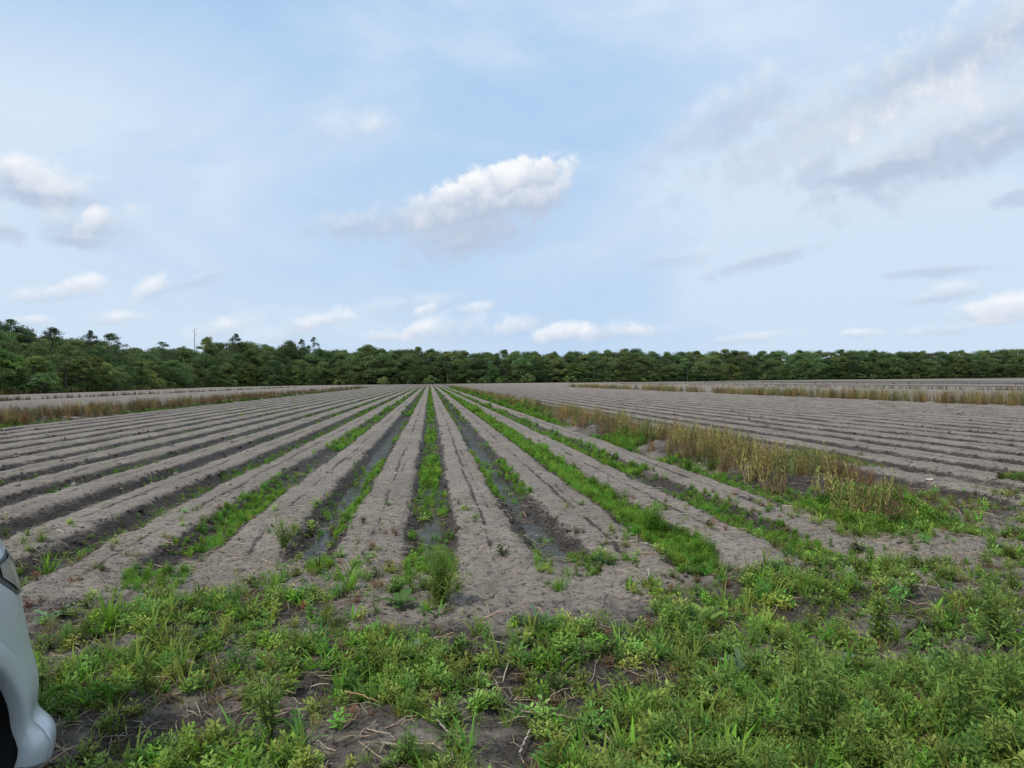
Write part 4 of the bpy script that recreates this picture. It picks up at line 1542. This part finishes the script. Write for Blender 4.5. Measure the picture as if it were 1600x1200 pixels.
def screen(name, ya, yb):
    g = []
    for k in range(5):
        y = ya + (yb - ya) * k / 4
        w_ = np.interp(-y, -cy_, ctw) * .86
        z_ = np.interp(-y, -cy_, ct_) + .025
        g.append([(w_ * u, y, z_ - .02 * abs(u) ** 2) for u in np.linspace(-1, 1, 7)])
    g = np.array(g)
    gi_ = np.arange(35).reshape(5, 7)
    q = np.stack([gi_[:-1, :-1], gi_[:-1, 1:], gi_[1:, 1:], gi_[1:, :-1]], -1).reshape(-1, 4)
    link(name, mesh_from(name, g.reshape(-1, 3), q, None, None, True), GLASS, CAR)
screen('windscreen', -.62, -1.10)
screen('rear_window', -3.46, -3.14)
# wheels, arches and liners
def lathe(prof, n=40):
    prof = np.array(prof, float)
    th = np.arange(n) / n * 2 * math.pi
    V = np.stack([np.repeat(prof[:, 0][:, None], n, 1), prof[:, 1][:, None] * np.cos(th), prof[:, 1][:, None] * np.sin(th)], -1).reshape(-1, 3)
    m_ = len(prof)
    Q = [(a * n + b_, a * n + (b_ + 1) % n, (a + 1) * n + (b_ + 1) % n, (a + 1) * n + b_) for a in range(m_ - 1) for b_ in range(n)]
    return V, np.array(Q)
for ax in (AXF, AXR):
    for sg in (1, -1):
        w_ = bpy.data.objects.new('wheel', None)
        w_.location = (sg * .76, ax, WZ + .10)
        w_.parent = CAR
        COL.objects.link(w_)
        V, Q = lathe([(-.10, .21), (-.11, .28), (-.09, .315), (-.03, .325), (.03, .325), (.09, .315), (.11, .28), (.10, .21)])
        link('tyre', mesh_from('tyre', V, Q, None, None, True), RUBBER, w_)
        s = Soup()
        V, Q = lathe([(sg * .10, .215), (sg * .09, .20), (sg * .03, .19), (-sg * .09, .20)])
        s.add(V, Q, (1, 1, 1))
        V, Q = lathe([(sg * .075, .001), (sg * .085, .03), (sg * .07, .06), (sg * .05, .065)])
        s.add(V, Q, (1, 1, 1))
        for k in range(7):
            a_ = k / 7 * 2 * math.pi
            V, Q = tube([(sg * .07, .05 * math.cos(a_), .05 * math.sin(a_)), (sg * .06, .195 * math.cos(a_), .195 * math.sin(a_))], [.02, .015], 6)
            s.add(V, Q, (1, 1, 1))
        link('rim', s.mesh('rim', True), ALLOY, w_)
        # dark inner liner of the wheel arch
        th = np.linspace(-.35, math.pi + .35, 30)
        prof_x = [.885, .60]
        V = np.array([[(sg * x_, ax + .392 * math.cos(t_), WZ + .392 * math.sin(t_)) for t_ in th] for x_ in prof_x] +
                     [[(sg * .60, ax + .02 * math.cos(t_), WZ + .02 * math.sin(t_)) for t_ in th]]).reshape(-1, 3)
        gi_ = np.arange(90).reshape(3, 30)
        q = np.stack([gi_[:-1, :-1], gi_[:-1, 1:], gi_[1:, 1:], gi_[1:, :-1]], -1).reshape(-1, 4)
        V[:, 0] = np.where(np.abs(V[:, 0]) > .8, sg * (np.interp(V[:, 1], yy, hw) * np.interp(V[:, 2], sh[np.searchsorted(yy, 0.0)] * rz, rw) - .012), V[:, 0])
        link('wheel_arch_liner', mesh_from('wheel_arch_liner', V, q, None, None, True), BLACK, CAR)
        # raised lip round the arch
        th = np.linspace(-.30, math.pi + .30, 48)
        lip = []
        for t_ in th:
            row = []
            for rr_, pr in ((.372, -.03), (.376, .012), (.395, .020), (.44, .016), (.462, .008), (.475, -.012)):
                y_, z_ = ax + rr_ * math.cos(t_), WZ + rr_ * math.sin(t_)
                j = int(np.clip(np.searchsorted(yy, y_), 0, len(yy) - 1))
                x_ = np.interp(z_, body_z[j], body_x[j])
                row.append((sg * (x_ + pr), y_, z_))
            lip.append(row)
        V = np.array(lip).reshape(-1, 3)
        gi_ = np.arange(48 * 6).reshape(48, 6)
        q = np.stack([gi_[:-1, :-1], gi_[:-1, 1:], gi_[1:, 1:], gi_[1:, :-1]], -1).reshape(-1, 4)
        link('wheel_arch_lip', mesh_from('wheel_arch_lip', V, q, None, None, True), PAINT, CAR)
for sg in (1, -1):
    V, Q = lathe([(-.06, .001), (-.05, .06), (.0, .085), (.06, .075), (.09, .03), (.095, .001)], 16)
    o = link('wing_mirror', mesh_from('wing_mirror', V[:, [1, 0, 2]] * [1.3, .8, 1] , Q, None, None, True), PAINT, CAR, loc=(sg * .98, -.92, 1.06))
# underside
V = np.array([(-.8, -3.4, .2), (.8, -3.4, .2), (.8, .5, .2), (-.8, .5, .2)])
link('underbody', mesh_from('underbody', V, [(0, 1, 2, 3)]), BLACK, CAR)

# ------------------------------------------------------------------ sky
SUN_AZ, SUN_EL = R(-128), R(54)          # azimuth from +Y towards +X
sun_dir = Vector((math.sin(SUN_AZ) * math.cos(SUN_EL), math.cos(SUN_AZ) * math.cos(SUN_EL), math.sin(SUN_EL)))
sd = bpy.data.lights.new('sun', 'SUN')
sd.energy = 3.0
sd.angle = R(5)
sd.color = (1.0, .96, .9)
so = bpy.data.objects.new('sun', sd)
so.rotation_euler = sun_dir.to_track_quat('Z', 'Y').to_euler()
so.location = (0, 0, 50)
COL.objects.link(so)

world = bpy.data.worlds.new('World')
SC.world = world
world.use_nodes = True
nt = world.node_tree
nt.nodes.clear()
N, L = nt.nodes, nt.links
wout = N.new('ShaderNodeOutputWorld')
bg = N.new('ShaderNodeBackground')
BG = 0.10
bg.inputs['Strength'].default_value = BG
L.new(bg.outputs[0], wout.inputs['Surface'])
sky = N.new('ShaderNodeTexSky')
sky.sky_type = 'NISHITA'
sky.sun_disc = False
sky.sun_elevation = SUN_EL
sky.sun_rotation = SUN_AZ
sky.dust_density = 1.0
sky.ozone_density = 1.5
tc = N.new('ShaderNodeTexCoord')


def inp(sock, v):
    if isinstance(v, (int, float)):
        sock.default_value = v
    elif isinstance(v, tuple):
        sock.default_value = v if len(v) == len(sock.default_value) else (*v, 1)
    else:
        L.new(v, sock)


def m(op, a, b=0.0, c=None):
    q = N.new('ShaderNodeMath')
    q.operation = op
    inp(q.inputs[0], a)
    inp(q.inputs[1], b)
    if c is not None:
        inp(q.inputs[2], c)
    return q.outputs[0]


def mr(v, a, b, c, d, smooth=True):
    q = N.new('ShaderNodeMapRange')
    if smooth:
        q.interpolation_type = 'SMOOTHSTEP'
    inp(q.inputs[0], v)
    for k, x in enumerate((a, b, c, d)):
        q.inputs[k + 1].default_value = x
    return q.outputs[0]


def mix(f, a, b):
    q = N.new('ShaderNodeMix')
    q.data_type = 'RGBA'
    inp(q.inputs[0], f)
    inp(q.inputs[6], a)
    inp(q.inputs[7], b)
    return q.outputs[2]


def noise(vec, scale, detail=5, rough=.55, w=0.0, dist=0.0):
    q = N.new('ShaderNodeTexNoise')
    q.noise_dimensions = '2D'
    q.inputs['Scale'].default_value = scale
    q.inputs['Detail'].default_value = detail
    q.inputs['Roughness'].default_value = rough
    q.inputs['Distortion'].default_value = dist
    o = N.new('ShaderNodeVectorMath')
    o.operation = 'ADD'
    L.new(vec, o.inputs[0])
    o.inputs[1].default_value = (w * 1.7 + 3, w * 2.3 + 5, 0)
    L.new(o.outputs[0], q.inputs['Vector'])
    return q.outputs[0]


sep = N.new('ShaderNodeSeparateXYZ')
L.new(tc.outputs['Generated'], sep.inputs[0])
AZ = m('ARCTAN2', sep.outputs[0], sep.outputs[1])
EL = m('ARCSINE', m('MINIMUM', m('MAXIMUM', sep.outputs[2], -1.0), 1.0))
ang = N.new('ShaderNodeCombineXYZ')          # (azimuth, elevation), stretched for level wisps
L.new(AZ, ang.inputs[0])
L.new(EL, ang.inputs[1])
ANG = ang.outputs[0]
flat = N.new('ShaderNodeVectorMath')
flat.operation = 'MULTIPLY'
L.new(ANG, flat.inputs[0])
flat.inputs[1].default_value = (1.0, 2.4, 1.0)
FLAT = flat.outputs[0]
n_puff = noise(ANG, 26, 7, .58, 1.3)
n_puff2 = noise(ANG, 60, 5, .6, 4.1)
n_wisp = noise(FLAT, 5.0, 6, .6, 2.2, .4)
n_veil = noise(FLAT, 1.7, 5, .55, 7.7, .3)


def C10(r, g, b):                      # radiance wanted -> colour fed to the background node
    return (r / BG, g / BG, b / BG, 1.0)


def s2l(r, g, b):
    f = lambda c: (c / 255 / 12.92) if c <= 10 else ((c / 255 + .055) / 1.055) ** 2.4
    return C10(f(r), f(g), f(b))


col = sky.outputs[0]
# the thin high veil that whitens the blue
veil_col = mix(mr(EL, R(0), R(30), 0, 1), s2l(208, 226, 245), s2l(219, 234, 249))
leftness = m('MULTIPLY', mr(AZ, R(-42), R(6), 1.0, 0.0), mr(EL, R(19), R(30), 1.0, .25))
rightness = mr(AZ, R(10), R(34), 0.0, 1.0)
low = mr(EL, R(22), R(4), 0, 1)
v = m('ADD', mr(n_veil, .36, .70, 0.26, .84), m('MULTIPLY', leftness, .42))
v = m('ADD', v, m('MULTIPLY', rightness, .26))
v = m('ADD', v, m('MULTIPLY', low, .30))
v = m('MINIMUM', m('ADD', v, mr(n_wisp, .35, .7, -.04, .07)), .96)
BLUE = mix(0.88, sky.outputs[0], s2l(168, 206, 246))
v = m('MULTIPLY', v, m('SUBTRACT', 1.0, m('MULTIPLY', mr(EL, R(17), R(27), 0, .72), mr(AZ, R(4), R(-16), 0, 1))))
col = mix(v, BLUE, veil_col)
GREYC, WHITEC = s2l(186, 200, 222), s2l(249, 251, 254)

# px, py, a(px), b_top, b_bot, tilt deg, opacity, grey 0..1, rough
CLOUDS = [
    # big slanting banks upper right
    (1560, 70, 260, 70, 60, 12, .55, .55, 1.0), (1420, 135, 330, 56, 54, 17, .75, .95, 1.0), (1140, 185, 120, 42, 36, 22, .60, .75, 1.0),
    (1330, 205, 130, 40, 30, 18, .45, .15, 1.0),
    (1540, 215, 240, 56, 50, 16, .85, .75, .9), (1490, 172, 170, 54, 46, 20, .62, .10, .9), (1420, 252, 140, 28, 28, 14, .65, 1.05, .9),
    (1370, 270, 70, 14, 14, 6, .7, 1.2, .6), (1560, 228, 130, 24, 24, 18, .5, 1.0, .9),
    (1270, 272, 34, 22, 20, 28, .55, 1.0, .7), (1592, 308, 34, 14, 12, 10, .65, 1.0, .7),
    # small grey scraps right
    (1190, 411, 72, 14, 11, 12, .60, .95, .8), (1050, 410, 48, 14, 12, 5, .38, .95, .9), (1465, 424, 75, 9, 8, 0, .55, .9, .8), (1490, 456, 40, 13, 11, 8, .5, .3, .8), (1450, 470, 50, 7, 6, 5, .4, .9, .9),
    
    # left pair
    (55, 295, 95, 36, 26, -4, .80, .40, .8), (35, 268, 42, 22, 22, 0, .85, .0, .6), (70, 310, 80, 14, 14, 0, .75, 1.1, .8),
    (130, 357, 80, 30, 26, 8, .65, .65, .9), (148, 345, 30, 18, 14, 38, .75, .0, .7), (125, 378, 60, 9, 9, 0, .55, 1.1, .8), (5, 365, 40, 16, 14, 0, .6, 1.0, .8),
    # low left row
    (95, 458, 80, 13, 11, 10, .60, .12, .9), (128, 445, 32, 13, 10, 12, .7, .0, .8), (232, 455, 28, 18, 12, 38, .65, .05, .8), (285, 445, 70, 10, 10, 14, .30, .6, 1.0), (330, 432, 34, 7, 7, 20, .35, .9, .9),
    (183, 497, 44, 10, 8, 6, .65, .05, .9), (48, 503, 30, 9, 7, 5, .6, .05, .8),
    (345, 517, 60, 17, 12, 16, .62, .12, .9), (470, 514, 80, 17, 14, 14, .60, .15, .9), (500, 503, 40, 10, 8, 10, .5, .0, .9), (640, 478, 75, 15, 11, 8, .45, .2, 1.0), (662, 487, 22, 9, 7, 20, .6, 0, .8),
    (740, 483, 30, 10, 8, 8, .6, .05, .8), (690, 517, 75, 22, 16, 8, .58, .15, .9), (650, 516, 26, 10, 10, 20, .6, 0, .8), (600, 528, 34, 9, 7, 0, .5, .1, .8), (815, 512, 46, 20, 14, 14, .55, .15, .9),
    (872, 521, 36, 13, 12, 10, .72, .02, .7), (945, 520, 60, 13, 12, 6, .62, .06, .8), (1000, 518, 40, 9, 8, 4, .55, .05, .8),
    (1165, 530, 60, 9, 6, 4, .5, .1, .8), (1345, 522, 36, 8, 6, 0, .65, .05, .8),
    (1565, 487, 62, 22, 13, 8, .85, .06, .7), (1470, 517, 85, 10, 8, 5, .45, .2, .9),
    (545, 195, 70, 24, 24, 10, .30, .15, 1.0), (585, 195, 20, 14, 12, 30, .35, 0, .9),
    # the bright central heap
    (600, 352, 95, 26, 22, 8, .60, .85, .84), (735, 360, 95, 34, 38, 12, .85, .62, .75), (705, 388, 40, 12, 14, 20, .45, .9, .9), (745, 328, 120, 32, 34, 12, .88, .55, .8),
    (770, 303, 92, 36, 36, 16, .92, .35, .7), (825, 284, 50, 28, 40, 18, .9, .15, .6), (745, 298, 40, 20, 26, 12, .85, .15, .6), (668, 315, 34, 13, 13, 5, .75, .05, .8), (850, 300, 40, 26, 34, 10, .7, .55, .9),
    (848, 266, 24, 17, 22, 20, .95, .02, .5), (818, 266, 26, 18, 24, 0, .95, .02, .5), (785, 276, 30, 18, 24, 10, .95, .05, .5), (742, 290, 26, 17, 22, 0, .95, .05, .5),
    (712, 302, 22, 13, 16, 10, .9, .08, .5),
]
wA = m('SUBTRACT', n_puff, .5)
wB = m('SUBTRACT', n_puff2, .5)
WARP = {}


def warp(rough):
    k = .6 if rough < .65 else .8 if rough < .85 else 1.0
    if k not in WARP:
        WARP[k] = m('ADD', m('MULTIPLY', wA, -1.5 * k - .4), m('MULTIPLY', wB, -0.5))
    return WARP[k]


SHADE = m('MULTIPLY', wA, 2.0)


def add_cloud(col, c):
    px, py, a, bt, bb, tilt, op, grey, rough = c
    d = ray(px, py)
    az0, el0 = math.atan2(d[0], d[1]), math.asin(d[2])
    k = math.acos(min(1, float(d @ ray(px + 1, py)))) * 1.12
    kv = math.acos(min(1, float(d @ ray(px, py - 1)))) * 1.12
    mp = N.new('ShaderNodeMapping')
    mp.vector_type = 'TEXTURE'
    L.new(ANG, mp.inputs['Vector'])
    mp.inputs['Location'].default_value = (az0, el0 + (bt - bb) * .5 * kv, 0)
    mp.inputs['Rotation'].default_value = (0, 0, R(tilt))
    mp.inputs['Scale'].default_value = (a * k / math.cos(el0), (bt + bb) * .5 * kv, 1)
    ln = N.new('ShaderNodeVectorMath')
    ln.operation = 'LENGTH'
    L.new(mp.outputs[0], ln.inputs[0])
    r = m('ADD', ln.outputs['Value'], warp(rough))
    hi, lo = (1.40, .0) if rough > .85 else (1.40, .30) if rough > .72 else (1.40, .62) if rough > .5 else (1.28, .88)
    alpha = mr(r, hi, lo, 0, op)
    dt = N.new('ShaderNodeVectorMath')
    dt.operation = 'DOT_PRODUCT'
    L.new(mp.outputs[0], dt.inputs[0])
    dt.inputs[1].default_value = (.12, 1, 0)
    t = mr(m('ADD', dt.outputs['Value'], SHADE), -1.2 + 1.5 * grey, .6 + 1.4 * grey, 0, 1, False)
    return mix(alpha, col, mix(t, GREYC, WHITEC))


for c in CLOUDS:
    col = add_cloud(col, c)
L.new(col, bg.inputs['Color'])

SC.view_settings.view_transform = 'Standard'
SC.view_settings.look = 'None'
SC.view_settings.gamma = 1.0
SC.view_settings.exposure = 0.0
SC.cycles.max_bounces = 6
SC.cycles.diffuse_bounces = 3
SC.cycles.glossy_bounces = 3
SC.cycles.transmission_bounces = 4
SC.cycles.transparent_max_bounces = 4
SC.cycles.use_denoising = True
